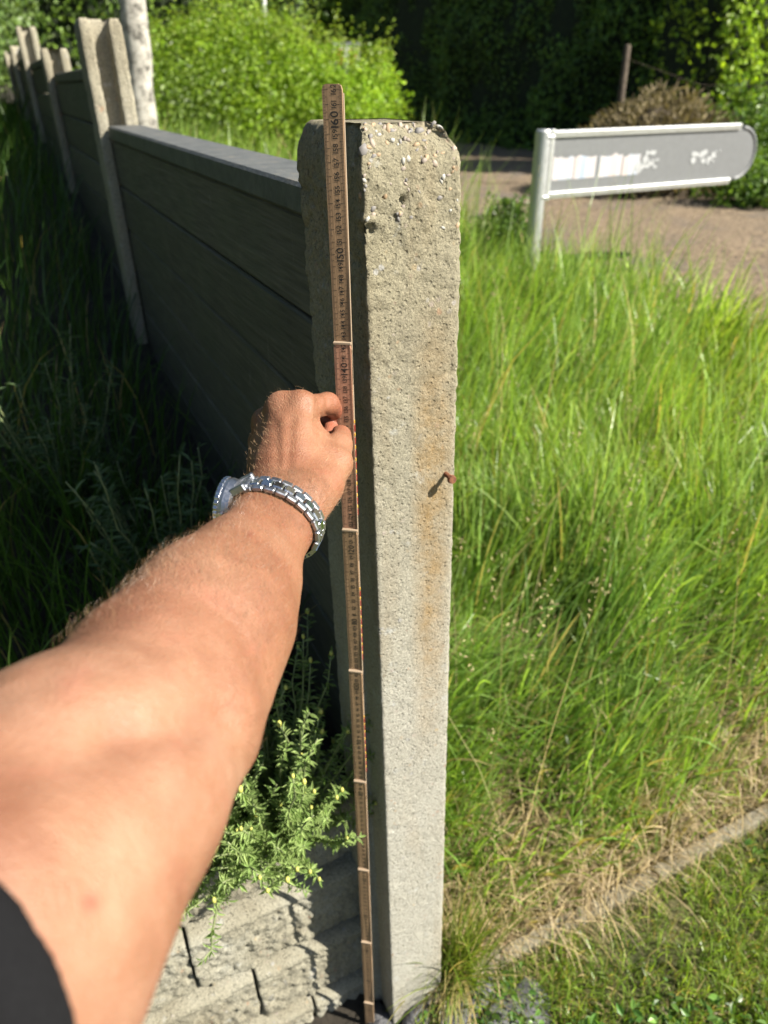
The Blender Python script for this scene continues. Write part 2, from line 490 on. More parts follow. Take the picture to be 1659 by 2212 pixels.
def build_post(name, poly, base, H, top_ins, zs, step, amp, seed, mat, caps, **kw):
    """caps: lists of polygon corner index loops that fill the top, as the ring runs"""
    V, q, last, sg = post_mesh(poly, base, H, top_ins, zs, step, amp, seed, **kw)
    import bmesh
    bm = bmesh.new()
    bv = [bm.verts.new(v) for v in V]
    for f in q: bm.faces.new([bv[i] for i in f])
    loop = [bv[i] for i in last]
    f = bm.faces.new(loop if sg > 0 else loop[::-1])
    bmesh.ops.triangulate(bm, faces=[f])
    me = bpy.data.meshes.new(name); bm.to_mesh(me); bm.free()
    me.polygons.foreach_set('use_smooth', np.ones(len(me.polygons), bool))
    return link(name, me, mat)

# the measured post: a wide front block with a set-back left wing, board groove at the back
P1 = [(0.0, 0.0), (0.097, 0.0), (0.102, 0.006), (0.102, 0.125), (0.068, 0.125), (0.068, 0.10), (0.018, 0.10), (0.018, 0.125), (-0.012, 0.125), (-0.012, 0.05), (0.0, 0.05)]
H1 = 1.592
def lean1(z):
    k = np.clip((1.45 - z) / 1.3, -0.2, 1)
    return np.stack([0.022 * k, -0.026 * k, 0 * k], 1)
post1 = build_post('concrete_post', P1, 0.02, H1, [(0.040, 0.0), (0.032, 0.0010), (0.025, 0.0028), (0.018, 0.0055), (0.012, 0.0092), (0.007, 0.0135), (0.003, 0.0190), (0.0, 0.0265)], 0.0032, 0.0032, 0.0012, 21, M['post'], None, lean=lean1, corner=0.0014, esc=[0.7, 1.0, 1.35, 0.6, 0.3, 0.2, 0.1, 0.2, 0.5, 0.5, 0.4])
tag(post1, 'rough sunlit concrete post that the folding ruler is held against', 'post', 'concrete fence posts')
# bent rusty nail in its face
nr = NT('rust'); M['rust'] = nr.fin(nr.ramp(nr.noise(300, 4, 0.7), [(0.3, (0.06, 0.02, 0.01)), (0.7, (0.20, 0.075, 0.03))]), 0.85)
pn = on_plane(968, 1028, fp(0, 0, 1.0) + np.array([0.008, -0.008, 0]), RR)
v, f = join([tube([pn + RR * 0.01, pn - RR * 0.006, pn - RR * 0.009 + np.array([0.001, 0, -0.001])], [0.0028, 0.0028, 0.0026], 8),
             tube([pn - RR * 0.008 - TT * 0.0005, pn - RR * 0.012 - TT * 0.001 + np.array([0, 0, 0.0008])], [0.0052, 0.0042], 9)])
o = mobj('nail', v, f, M['rust'], post1); o['label'] = 'rusty nail sticking out of the post face'

# pebbles bedded in its worn top
import bmesh
def stone_mesh(name, r, seed, sub=2, rough=0.25, squash=(1, 1, 1), fr=1.6):
    bm = bmesh.new(); bmesh.ops.create_icosphere(bm, subdivisions=sub, radius=1)
    co = np.array([v.co[:] for v in bm.verts])
    d = 1 + rough * vnoise(co, fr, seed) + rough * 0.4 * vnoise(co, fr * 3, seed + 1)
    co = co * d[:, None] * np.array(squash) * r
    for v, c_ in zip(bm.verts, co): v.co = c_
    me = bpy.data.meshes.new(name); bm.to_mesh(me); bm.free()
    me.polygons.foreach_set('use_smooth', np.ones(len(me.polygons), bool))
    return me
pebcols = [(0.27, 0.19, 0.11), (0.15, 0.14, 0.13), (0.26, 0.21, 0.165), (0.29, 0.28, 0.25), (0.20, 0.165, 0.135)]
pebm = []
for i, c in enumerate(pebcols):
    N = NT('pebble_%d' % i); pebm.append(N.fin(N.mix(N.noise(200, 3), tuple(x * 0.8 for x in c), tuple(x * 1.15 for x in c)), 0.7))
pebs = [(841, 282, .0075, 0), (787, 328, .0065, 1), (805, 312, .0055, 2), (905, 284, .0055, 1)]
for _i in range(110):
    pebs.append((random.uniform(775, 990), 265 + 230 * random.random() ** 1.7, random.uniform(.0016, .0042), random.randrange(5)))
from mathutils.bvhtree import BVHTree
_bm = bmesh.new(); _bm.from_mesh(post1.data); _bvh = BVHTree.FromBMesh(_bm); _bm.free()
for i, (u, v, r, k) in enumerate(pebs):
    hit, hn, _, _ = _bvh.ray_cast(Vector(CAM), Vector(ray(u, v)).normalized())
    if hit is None or hn.dot(Vector(-RR)) < 0.2: continue
    p = np.array(hit); hn = (hn * 0.5 + Vector(-RR)).normalized()
    me = stone_mesh('pebble', r, 40 + i, 1, 0.35, (1, 0.28, random.uniform(0.45, 0.9)), 2.6)
    me.materials.append(pebm[k])
    o = link('pebble', me, None, post1)
    o.matrix_world = Matrix.Translation(Vector(p) - hn * r * 0.10) @ hn.to_track_quat('-Y', 'Z').to_matrix().to_4x4() @ Matrix.Rotation(random.uniform(-1.5, 1.5), 4, 'Y')

# the other posts: H sections with a board groove front and back
PH = [(-0.012, 0.0), (0.018, 0.0), (0.018, 0.042), (0.062, 0.042), (0.062, 0.0), (0.097, 0.0), (0.097, 0.12), (0.062, 0.12), (0.062, 0.088), (0.018, 0.088), (0.018, 0.12), (-0.012, 0.12)]
POSTS = [(1.74, 1.775), (3.28, 1.765), (4.93, 1.935), (6.55, 1.90), (8.2, 1.92)]
plab = ['tall pale concrete post with a groove, second along the fence', 'short grooved concrete post behind the tall second post', 'tall grooved concrete post, fourth along the fence',
        'far concrete post, fifth along the fence, at the left edge', 'farthest concrete fence post at the very left edge']
for i, (r, H) in enumerate(POSTS):
    o = build_post('concrete_post', PH, 0.3, H, [(0.03, 0.0), (0.018, 0.0012), (0.008, 0.003), (0.0, 0.006)], 0.02 if i else 0.012, 0.012 if i else 0.007, 0.0007, 60 + i, M['post_far'], None,
                   origin=(RR[0] * r, RR[1] * r), corner=0.003)
    tag(o, plab[i], 'post', 'concrete fence posts')

# ------------------------------------------------------------------ fence panels: single boards
pr = [0.11] + [r for r, h in POSTS]
PANEL = [(0.113, 1.77, 1.530, 'dark board panel with a grey cap beside the measured post'), (1.84, 3.31, 1.672, 'dark board panel between the second and third posts'),
         (3.38, 4.96, 1.745, 'dark board panel between the third and fourth posts'), (5.03, 6.58, 1.80, 'far dark board panel beyond the fourth post'), (6.65, 8.23, 1.82, 'farthest dark board panel at the left edge')]
for i, (r0, r1, zt, lab) in enumerate(PANEL):
    mid = (r0 + r1) / 2; hl = (r1 - r0) / 2
    root = empty('fence_panel', fp(0.042, mid, zt - 0.9))
    tag(root, lab, 'fence panel', 'fence panels between the posts')
    kids = []
    z = zt - 0.036
    c0 = 0.0585 if i == 0 else 0.042
    hw = 0.0455 if i == 0 else 0.026
    # cap between the posts' faces
    cr0, cr1 = (0.130, 1.735) if i == 0 else (r0 + 0.022, r1 - 0.033)
    v, f = box(fp(c0, (cr0 + cr1) / 2, zt - 0.018), TT * hw, RR * (cr1 - cr0) / 2, np.array([0, 0, 0.017]), 0.004)
    kids.append(mobj('cap_board', v, f, M['cap'] if i == 0 else M['board']))
    k = 0
    bh = 0.118
    while z > 0.62 + 0.15 * i and k < 9:
        h = bh - 0.004
        dx = random.uniform(-0.0022, 0.0022)
        v, f = box(fp(0.040 + dx, mid, z - h / 2), TT * 0.0200, RR * hl, np.array([0, 0, h / 2]), 0.0035)
        kids.append(mobj('board', v, f, M['board']))
        z -= bh; k += 1
    adopt(root, kids)

# ------------------------------------------------------------------ retaining wall of split blocks
wall = empty('retaining_wall', fp(-0.3, 0.13, 0.1))
tag(wall, 'stepped wall of rough split concrete blocks below the ruler', 'wall')
kids = []
tops = [0.632, 0.482, 0.334, 0.186]
def wblock(s0, s1, ztop, h, rf, seed):
    """split-faced block: rough front grid, smooth rounded top edge, plain back"""
    ch = 0.016
    nx = max(10, int((s1 - s0) / 0.0042)); nz = 34
    ss = np.linspace(s0 + 0.0025, s1 - 0.0025, nx); prof = []
    for j in range(nz): prof.append((0.0, ztop - h + (h - ch) * j / (nz - 1), 1.0))
    prof += [(-0.004, ztop - ch * 0.92, 0.10), (0.000, ztop - ch * 0.55, 0.03), (0.007, ztop - ch * 0.2, 0.02), (0.017, ztop, 0.01), (0.14, ztop - 0.001, 0.01)]
    V = []
    Sx, Pz = np.meshgrid(ss, np.arange(len(prof)))
    Rr = np.array([p[0] for p in prof])[Pz]; Zz = np.array([p[1] for p in prof])[Pz]; A = np.array([p[2] for p in prof])[Pz]
    Q = np.stack([Sx, Zz, np.full_like(Sx, seed * 1.7)], -1).reshape(-1, 3)
    d = (0.0028 * fbm(Q, 26, seed, 2) + 0.0050 * vnoise(Q, 90, seed + 3) + 0.0062 * vnoise(Q, 190, seed + 6)).reshape(Sx.shape) * A
    ed = np.minimum(Sx - s0, s1 - Sx); d -= 0.005 * np.exp(-ed / 0.004) * A
    lz = np.minimum(Zz - (ztop - h), 0.02); d -= 0.006 * np.exp(-np.clip(lz, 0, 1) / 0.005) * A
    Sx = Sx + 0.004 * np.sign(Sx - (s0 + s1) / 2) * np.exp(-ed / 0.01) * vnoise(np.stack([Zz, Zz * 0, Zz * 0], -1).reshape(-1, 3), 40, seed).reshape(Sx.shape)
    W = F0 + Sx[..., None] * TT + (rf + Rr - d)[..., None] * RR; W[..., 2] = Zz
    a = np.arange(W.shape[0] * W.shape[1]).reshape(W.shape[:2])
    q = np.stack([a[:-1, :-1], a[:-1, 1:], a[1:, 1:], a[1:, :-1]], -1).reshape(-1, 4)
    V = W.reshape(-1, 3); Fc = [tuple(x) for x in q]
    # end faces back to r + 0.14
    for side in (0, -1):
        e = a[:len(prof) - 1, side]; nb = len(V)
        bk = V[e].copy(); rr_ = (bk - F0) @ RR; bk += np.outer(rf + 0.14 - rr_, RR); V = np.concatenate([V, bk])
        for j in range(len(e) - 1):
            Fc.append((e[j], e[j + 1], nb + j + 1, nb + j) if side == 0 else (e[j], nb + j, nb + j + 1, e[j + 1]))
    return V, Fc
SA = lambda u, v, k: fs(*on_plane(u, v, fp(0, 0.075 - 0.012 * k, 0.4), RR)[:2])[0]
jl = [[-1.5, -1.2, -0.86, -0.56, -0.335, 0.004], [-1.5, -1.06, -0.71, -0.475, SA(440, 2060, 1) - 0.02, 0.010], [-1.5, -1.2, -0.82, -0.52, SA(560, 2150, 2), 0.015], [-1.5, -1.0, -0.68, -0.36, -0.115, 0.02]]
for k, zt in enumerate(tops):
    rf = 0.092 - 0.016 * k + (0.004 if k == 0 else 0)
    h = 0.147
    L = jl[k]
    for j in range(len(L) - 1):
        v, f = wblock(L[j], L[j + 1], zt + random.uniform(-0.002, 0.002), h, rf + random.uniform(-0.003, 0.003), 10 * k + j + 1)
        kids.append(mobj('block', v, f, M['block'], smooth=True))
adopt(wall, kids)

V, q = grid(np.linspace(-1.3, 0.16, 60), np.linspace(0.3, 0.80, 26), lambda x, y: zr(x, y) + 0.005, lambda x, y: (x + 0.03 * np.sin(y * 40) < 0.13) & (y > 0.42 + 0.03 * np.sin(x * 23)))
g = mobj('soil_strip', V, q, M['soil'], smooth=True, kind='structure')
g['label'] = 'dark bare soil at the foot of the wall and post'
# dark stones at the foot of the post, flat stones and edging to the right
labs = ['small dark angular stone touching the ruler foot', 'dark ridged stone just below the post foot', 'dark rounded stone below the post, right of the ridged one', 'grey flat stone half under dry grass right of the post', 'broad dark slab in shade at the bottom right of the post',
        'small black stone behind the ridged stone', 'small dark stone between the post and the flat stone']
st = [(818, 2195, .024, (1, 0.9, 0.7)), (902, 2190, .028, (1, 0.8, 1.0)), (985, 2200, .036, (1.3, 1, 0.7)), (1012, 2150, .040, (1.3, 0.9, 0.3)), (1120, 2195, .060, (1.3, 0.9, 0.18)), (862, 2178, .022, (1, 1, .7)), (948, 2186, .02, (1, 1, .8))]
for i, (u, v, r, sq) in enumerate(st):
    p = on_z(u, v, 0.145)
    me = stone_mesh('stone', r, 100 + i * 3, 3, 0.33, sq, 1.9); me.materials.append(M['stone'])
    o = link('stone', me, None, None)
    o.location = (p[0], p[1], float(zr(p[0], p[1])) + r * sq[2] * 0.45); o.rotation_euler = (random.uniform(-.2, .2), random.uniform(-.2, .2), random.uniform(0, 6))
    tag(o, labs[i], 'stone', 'stones at the foot of the post')

ea = on_z(975, 2118, 0.15); eb = on_z(1290, 1935, 0.17); ec = on_z(1660, 1722, 0.23)
dirv = (ec - ea); dirv[2] = 0; Lk = np.linalg.norm(dirv); dirv /= Lk
perp = np.array([dirv[1], -dirv[0], 0])
edge = empty('garden_edging', (ea[0], ea[1], 0.15))
tag(edge, 'narrow concrete edging between long grass and mown lawn', 'edging')
kids = []
for k in range(4):
    a0 = k * 0.5 + 0.004; a1 = k * 0.5 + 0.496
    n = 26; V = []
    for j in range(n + 1):
        p = ea + dirv * (a0 + (a1 - a0) * j / n); z = float(zr(p[0], p[1]))
        for (o_, zz) in ((-.014, -.05), (-.014, .018), (-.011, .023), (.011, .023), (.014, .018), (.014, -.05)):
            w = np.array([p[0], p[1], 0]) + perp * o_; jit = 0.0025 * float(vnoise(np.array([[w[0], w[1], zz]]), 55, 5)[0])
            V.append((w[0] + jit, w[1] + jit, z + zz + jit))
    Fc = [(j * 6 + c, j * 6 + c + 1, j * 6 + 7 + c, j * 6 + 6 + c) for j in range(n) for c in range(5)] + [tuple(range(6))[::-1], tuple(n * 6 + c for c in range(6))]
    kids.append(mobj('edging_block', V, Fc, M['edging']))
adopt(edge, kids)
# ------------------------------------------------------------------ blades and leaves
def blades(B, length, width, lean_dir, lean, curl, segs=4, colr=None, jitter=0.25, twist=None):
    """B (n,3) roots; arrays of length, width; lean_dir (n,2) ; lean = sideways share, curl = extra droop at the tip"""
    n = len(B)
    length = np.broadcast_to(length, (n,)); width = np.broadcast_to(width, (n,)); lean = np.broadcast_to(lean, (n,)); curl = np.broadcast_to(curl, (n,))
    ld = lean_dir / (np.linalg.norm(lean_dir, axis=1)[:, None] + 1e-9)
    az = rng.uniform(0, 2 * math.pi, n) if twist is None else twist
    W = np.stack([np.cos(az), np.sin(az), 0 * az], 1)
    # centre line by integrating the bend angle
    P = B.copy(); pts = [P.copy()]
    th = lean.copy() * 0.6
    for k in range(segs):
        th = lean * 0.6 + (lean * 0.5 + curl) * ((k + 0.5) / segs) ** 1.5
        st = length / segs
        P = P + np.stack([ld[:, 0] * np.sin(th) * st, ld[:, 1] * np.sin(th) * st, np.cos(th) * st], 1)
        pts.append(P.copy())
    per = 2 * segs + 1
    V = np.zeros((n, per, 3), np.float32); Cc = np.zeros((n, per, 3), np.float32)
    for k in range(segs):
        t = k / segs
        w = width * (1 - 0.25 * t - 0.45 * t * t) * (0.75 if k == 0 else 1)
        V[:, 2 * k] = pts[k] - W * (w / 2)[:, None]; V[:, 2 * k + 1] = pts[k] + W * (w / 2)[:, None]
    V[:, -1] = pts[-1]
    if colr is not None:
        for k in range(per): Cc[:, k] = colr
    base = (np.arange(n) * per)[:, None]
    Q = np.concatenate([base + np.array([2 * k, 2 * k + 1, 2 * k + 3, 2 * k + 2])[None] for k in range(segs - 1)], 0)
    T3 = base + np.array([2 * segs - 2, 2 * segs - 1, 2 * segs])[None]
    return V.reshape(-1, 3), [Q, T3], Cc.reshape(-1, 3)
def grasscol(n, a, b, dry=0.0, drycol=(0.38, 0.30, 0.13), sp=0.25):
    t = rng.random(n)[:, None]
    c = np.array(a) * (1 - t) + np.array(b) * t
    c = c * (1 + sp * rng.standard_normal(n))[:, None].clip(0.45, 1.7)
    d = rng.random(n) < dry
    c[d] = np.array(drycol) * (0.6 + 0.8 * rng.random(d.sum()))[:, None]
    return c.clip(0.004, 0.8)
def leaves(P, N_, size, asp=0.5, colr=None, fold=0.25, tipdir=None, droop=0.2):
    """folded leaf of two triangles pairs at points P with rough facing N_"""
    n = len(P); size = np.broadcast_to(size, (n,))
    N_ = N_ / (np.linalg.norm(N_, axis=1)[:, None] + 1e-9)
    if tipdir is None:
        tipdir = rng.standard_normal((n, 3)); tipdir[:, 2] -= droop
    A = tipdir - N_ * (tipdir * N_).sum(1)[:, None]
    A /= np.linalg.norm(A, axis=1)[:, None] + 1e-9
    Bv = np.cross(N_, A)
    s = size[:, None]
    V = np.zeros((n, 6, 3), np.float32)
    V[:, 0] = P; V[:, 3] = P + A * s - N_ * s * 0.12
    mid = P + A * s * 0.35; mid2 = P + A * s * 0.68
    up = N_ * s * fold * asp
    V[:, 1] = mid - Bv * s * asp * 0.5 + up; V[:, 5] = mid + Bv * s * asp * 0.5 + up
    V[:, 2] = mid2 - Bv * s * asp * 0.38 + up * 0.7; V[:, 4] = mid2 + Bv * s * asp * 0.38 + up * 0.7
    b = (np.arange(n) * 6)[:, None]
    Fc = np.concatenate([b + np.array([0, 3, 2, 1])[None], b + np.array([0, 5, 4, 3])[None]], 0)
    return V.reshape(-1, 3), [Fc], (np.repeat(colr, 6, 0) if colr is not None else None)

# --- long grass on the right: sampled so that near and far are equally dense in the picture
def sample_view(n, u0, u1, v0, v1, z0=0.2):
    """ground points spread evenly over a picture window, widened by jitter"""
    out = []
    u = rng.uniform(u0, u1, n); v = rng.uniform(v0, v1, n)
    r = FW[None] + RT[None] * ((u - CX) / F)[:, None] + DN[None] * ((v - CY) / F)[:, None]
    t = (z0 - CAM[2]) / r[:, 2]
    P = CAM + r * t[:, None]
    for _ in range(4):                     # refine on the real terrain
        z = zr(P[:, 0], P[:, 1]); t = (z - CAM[2]) / r[:, 2]; P = CAM + r * np.clip(t, 0, 60)[:, None]
    P[:, 2] = zr(P[:, 0], P[:, 1])
    return P
def side_of_edge(P):
    return (P[:, 0] - ea[0]) * perp[0] + (P[:, 1] - ea[1]) * perp[1]   # > 0 on the lawn side
def not_road(P):
    return ~inpoly(P[:, 0], P[:, 1], ROAD)
def right_of_fence(P, m=0.13):
    s, r = fs(P[:, 0], P[:, 1]); return (s > m) | (r > 14)

def tall(n, win, lmin, lmax, wmin, wmax, a, b, dry, seg=4, extra=None):
    P = sample_view(n, *win)
    keep = right_of_fence(P) & (side_of_edge(P) < -0.02) & not_road(P) & (P[:, 1] < 30)
    P = P[keep]
    cl = vnoise(P * np.array([1, 1, 0]), 5.5, 31)                 # clumps
    cl2 = vnoise(P * np.array([1, 1, 0]), 1.8, 33)
    k2 = rng.random(len(P)) < np.clip(0.66 + 0.95 * cl + 0.3 * cl2, 0.04, 1)
    k2 &= rng.random(len(P)) < np.clip(0.15 - side_of_edge(P) * (5 + 3 * cl2), 0.15, 1)
    P = P[k2]; cl = cl[k2]; cl2 = cl2[k2]
    n = len(P)
    d = -side_of_edge(P)
    L = rng.uniform(lmin, lmax, n) * (0.80 + 0.30 * cl + 0.12 * cl2) * np.clip(0.12 + d * 1.7, 0.12, 1.0) * np.clip(1.25 - 0.16 * P[:, 1], 0.52, 1.0)
    ang = vnoise(P * np.array([1, 1, 0]), 2.4, 35) * 2.8 + rng.normal(0, 0.8, n) + 0.4
    ld = np.stack([np.cos(ang), np.sin(ang)], 1)
    cA = grasscol(n, a, b, dry)
    cA *= (1 + 0.30 * cl2[:, None] * np.array([0.9, 0.5, -0.6])) * (1 + 0.22 * vnoise(P * np.array([1, 1, 0]), 9, 38))[:, None]
    nd = rng.random(n) < 0.40 * np.exp(-d / 0.13)
    cA[nd] = np.array([0.33, 0.27, 0.11]) * rng.uniform(0.6, 1.2, (nd.sum(), 1))
    far = np.clip(P[:, 1] / 2.0, 1, 2.2)
    return blades(P, L, rng.uniform(wmin, wmax, n) * far, ld, np.abs(rng.normal(0.28, 0.26, n)), np.abs(rng.normal(0.6, 0.65, n)), seg, cA)
def merge(*bl):
    V = []; Q = {}; C_ = []; o = 0
    for v, fl, c in bl:
        V.append(v); C_.append(c)
        for f in fl: Q.setdefault(f.shape[1], []).append(f + o)
        o += len(v)
    return np.concatenate(V), [np.concatenate(x) for x in Q.values()], np.concatenate(C_)
GA, GB = (0.145, 0.26, 0.038), (0.30, 0.41, 0.090)
b1 = tall(42000, (780, 2150, 900, 2250), 0.20, 0.42, 0.0020, 0.0050, GA, GB, 0.07, 5)
b2 = tall(36000, (720, 2150, 520, 1300), 0.25, 0.55, 0.0024, 0.0062, GA, GB, 0.06, 5)
b3 = tall(19000, (800, 2200, 400, 700), 0.25, 0.45, 0.003, 0.006, GA, GB, 0.06, 4)
b4 = tall(8500, (780, 2100, 600, 2000), 0.30, 0.60, 0.0050, 0.0095, (0.15, 0.27, 0.04), (0.27, 0.38, 0.08), 0.08, 6)
n = 900
P = on_y(1180, 540, 3.55)[None] + rng.normal(0, 1, (n, 3)) * np.array([0.42, 0.16, 0]); P[:, 2] = zr(P[:, 0], P[:, 1])
ang = rng.uniform(0, 6.28, n); ld = np.stack([np.cos(ang), np.sin(ang)], 1)
b5 = blades(P, rng.uniform(0.25, 0.52, n), rng.uniform(0.004, 0.009, n), ld, np.abs(rng.normal(0.2, 0.15, n)), np.abs(rng.normal(0.5, 0.4, n)), 4, grasscol(n, GA, GB, 0.08))
V, Fc, Cc = merge(b1, b2, b3, b4, b5)
o = mobj('long_grass', V, Fc, M['grass'], cols=Cc, kind='stuff'); o['label'] = 'long sunlit uncut grass on the verge right of the post'

# thin flower stems with seed heads
n = 130
P = sample_view(n, 930, 1850, 560, 1900)
P = P[right_of_fence(P) & (side_of_edge(P) < -0.05) & not_road(P)]
n = len(P); ang = rng.uniform(0, 6.28, n); ld = np.stack([np.cos(ang), np.sin(ang)], 1)
s1 = blades(P, rng.uniform(0.35, 0.72, n), 0.0016 * np.clip(P[:, 1], 1, 2.5), ld, np.abs(rng.normal(0.15, 0.12, n)), np.abs(rng.normal(0.2, 0.2, n)), 5, grasscol(n, (0.28, 0.30, 0.11), (0.36, 0.31, 0.16), 0.2))
tips = s1[0].reshape(n, -1, 3)[:, -1]
hp = np.repeat(tips, 14, 0) + rng.normal(0, 1, (n * 14, 3)) * np.array([0.008, 0.008, 0.028])
s2 = leaves(hp, rng.standard_normal((n * 14, 3)), rng.uniform(0.006, 0.012, n * 14), 0.4, grasscol(n * 14, (0.27, 0.27, 0.12), (0.34, 0.27, 0.15)))
V, Fc, Cc = merge(s1, s2)
o = mobj('grass_seed_heads', V, Fc, M['straw'], cols=Cc, kind='stuff'); o['label'] = 'pale seed heads and stems standing in the long grass'

# dry straw lying along the edging
n = 11000
tpos = rng.uniform(-0.05, 1.9, n); off = -np.abs(rng.normal(0, 0.12, n)) - 0.012 + 0.045 * (rng.random(n) < 0.16)
P = ea[None] + dirv[None] * tpos[:, None] + perp[None] * off[:, None]; P[:, 2] = zr(P[:, 0], P[:, 1]) + rng.uniform(0.0, 0.03, n)
kp = rng.random(n) < np.clip(0.6 + 1.0 * vnoise(P, 7, 41), 0.12, 1); P = P[kp]; n = len(P)
ang = vnoise(P, 12, 44) * 4 + rng.normal(0.0, 1.2, n); ld = np.stack([np.cos(ang), np.sin(ang)], 1)
d1 = blades(P, rng.uniform(0.05, 0.16, n), rng.uniform(0.0013, 0.003, n), ld, rng.uniform(1.3, 2.2, n), rng.uniform(0.2, 0.9, n), 4, grasscol(n, (0.28, 0.215, 0.125), (0.43, 0.35, 0.22), 0.25, (0.16, 0.11, 0.06)))
n = 14000
P = sample_view(n, 950, 1800, 1300, 2212); sd_ = side_of_edge(P); P = P[(sd_ < -0.02) & right_of_fence(P) & (rng.random(n) < np.exp(sd_ / 0.16) + 0.12)]; n = len(P)
ang = rng.uniform(0, 6.28, n); ld = np.stack([np.cos(ang), np.sin(ang)], 1)
d2 = blades(P, rng.uniform(0.06, 0.2, n), rng.uniform(0.0013, 0.003, n), ld, rng.uniform(0.9, 2.2, n), rng.uniform(0.2, 0.8, n), 4, grasscol(n, (0.26, 0.20, 0.09), (0.42, 0.33, 0.18)))
V, Fc, Cc = merge(d1, d2)
o = mobj('dry_grass', V, Fc, M['straw'], cols=Cc, kind='stuff'); o['label'] = 'tan dead grass matted along the concrete edging'

# tuft growing out at the post foot, hanging over the stones
n = 420
c0 = on_z(985, 2085, 0.17)
P = np.array([c0[0], c0[1], 0.0]) + rng.normal(0, 1, (n, 3)) * np.array([0.022, 0.022, 0]); P[:, 2] = zr(P[:, 0], P[:, 1])
ang = rng.normal(-0.3, 1.6, n); ld = np.stack([np.cos(ang), np.sin(ang)], 1)
t1 = blades(P, rng.uniform(0.10, 0.27, n), rng.uniform(0.0014, 0.003, n), ld, np.abs(rng.normal(0.35, 0.3, n)), np.abs(rng.normal(0.5, 0.5, n)), 6, grasscol(n, (0.10, 0.16, 0.02), (0.20, 0.25, 0.04), 0.12))
n = 60
P = np.array([c0[0] - 0.01, c0[1] - 0.015, 0.0]) + rng.normal(0, 1, (n, 3)) * np.array([0.02, 0.01, 0]); P[:, 2] = zr(P[:, 0], P[:, 1]) + 0.05
ang = rng.normal(-1.7, 0.4, n); ld = np.stack([np.cos(ang), np.sin(ang)], 1)
t2 = blades(P, rng.uniform(0.08, 0.20, n), rng.uniform(0.002, 0.004, n), ld, rng.uniform(1.6, 2.6, n), rng.uniform(0.5, 1.2, n), 6, grasscol(n, (0.12, 0.16, 0.03), (0.34, 0.30, 0.13), 0.3))
V, Fc, Cc = merge(t1, t2)
o = mobj('grass_tuft', V, Fc, M['grass'], cols=Cc, kind='stuff'); o['label'] = 'tuft of grass drooping over the stones at the post foot'

# mown lawn in the lower right corner with clover leaves
n = 60000
P = sample_view(n, 900, 2350, 1650, 2700); sd = side_of_edge(P); P = P[(sd > 0.02)]
P = P[rng.random(len(P)) < np.clip(0.6 + 1.0 * vnoise(P * np.array([1, 1, 0]), 8, 51), 0.35, 1)]; n = len(P)
ang = rng.uniform(0, 6.28, n); ld = np.stack([np.cos(ang), np.sin(ang)], 1)
l1 = blades(P, rng.uniform(0.015, 0.06, n), rng.uniform(0.0014, 0.003, n), ld, np.abs(rng.normal(0.6, 0.4, n)), rng.uniform(0, 0.9, n), 3, grasscol(n, (0.12, 0.21, 0.025), (0.27, 0.36, 0.06), 0.16, (0.36, 0.28, 0.13)))
n = 3600
P = sample_view(n, 900, 2100, 1700, 2500); P = P[(side_of_edge(P) > 0.03) & (vnoise(P * np.array([1, 1, 0]), 5, 57) > -0.05)]; n = len(P)
P[:, 2] += rng.uniform(0.01, 0.05, n)
nn = rng.normal(0, 0.45, (n, 3)); nn[:, 2] = 1
l2 = leaves(P, nn, rng.uniform(0.010, 0.024, n), 0.55, grasscol(n, (0.06, 0.14, 0.028), (0.15, 0.26, 0.055)))
V, Fc, Cc = merge(l1, l2)
o = mobj('lawn', V, Fc, M['grass'], cols=Cc, kind='stuff'); o['label'] = 'short mown lawn with clover in the lower right corner'

# verge grass behind the fence, below the bush
def field(n, x0, x1, y0, y1, lmin, lmax, w0, w1, a, b, keepf, zf=zr, dry=0.06, seg=3, shift=0.0):
    # density falls with distance
    t = rng.random(n); y = y0 * (y1 / y0) ** t if y0 > 0 else rng.uniform(y0, y1, n)
    x = rng.uniform(x0, x1, n)
    P = np.stack([x, y, 0 * x], 1); P = P[keepf(P)]; n = len(P); P[:, 2] = zf(P[:, 0], P[:, 1])
    ang = vnoise(P * np.array([1, 1, 0]), 1.5, 61) * 2.5 + rng.normal(0, 0.9, n); ld = np.stack([np.cos(ang), np.sin(ang)], 1)
    L = rng.uniform(lmin, lmax, n) * (0.85 + 0.3 * vnoise(P * np.array([1, 1, 0]), 2.5, 63))
    return blades(P, L, rng.uniform(w0, w1, n) * np.clip(P[:, 1] / 2.5, 1, 3), ld, np.abs(rng.normal(0.25, 0.2, n)), np.abs(rng.normal(0.4, 0.4, n)), seg, grasscol(n, a, b, dry))
v1 = field(20000, -5.5, 1.2, 1.8, 10.5, 0.40, 0.95, 0.003, 0.006, GA, GB, lambda P: right_of_fence(P, 0.16) & not_road(P) & (fs(P[:, 0], P[:, 1])[0] < 2.2))
V, Fc, Cc = merge(v1)
o = mobj('verge_grass', V, Fc, M['grass'], cols=Cc, kind='stuff'); o['label'] = 'sunlit tall grass behind the fence below the bush'

# shaded garden grass left of the fence
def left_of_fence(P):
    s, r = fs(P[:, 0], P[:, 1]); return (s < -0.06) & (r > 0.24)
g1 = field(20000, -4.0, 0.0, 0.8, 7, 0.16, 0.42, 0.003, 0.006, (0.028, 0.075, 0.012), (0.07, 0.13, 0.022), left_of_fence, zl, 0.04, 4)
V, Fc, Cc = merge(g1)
o = mobj('garden_grass', V, Fc, M['grass'], cols=Cc, kind='stuff'); o['label'] = 'dark shaded grass in the garden left of the fence'

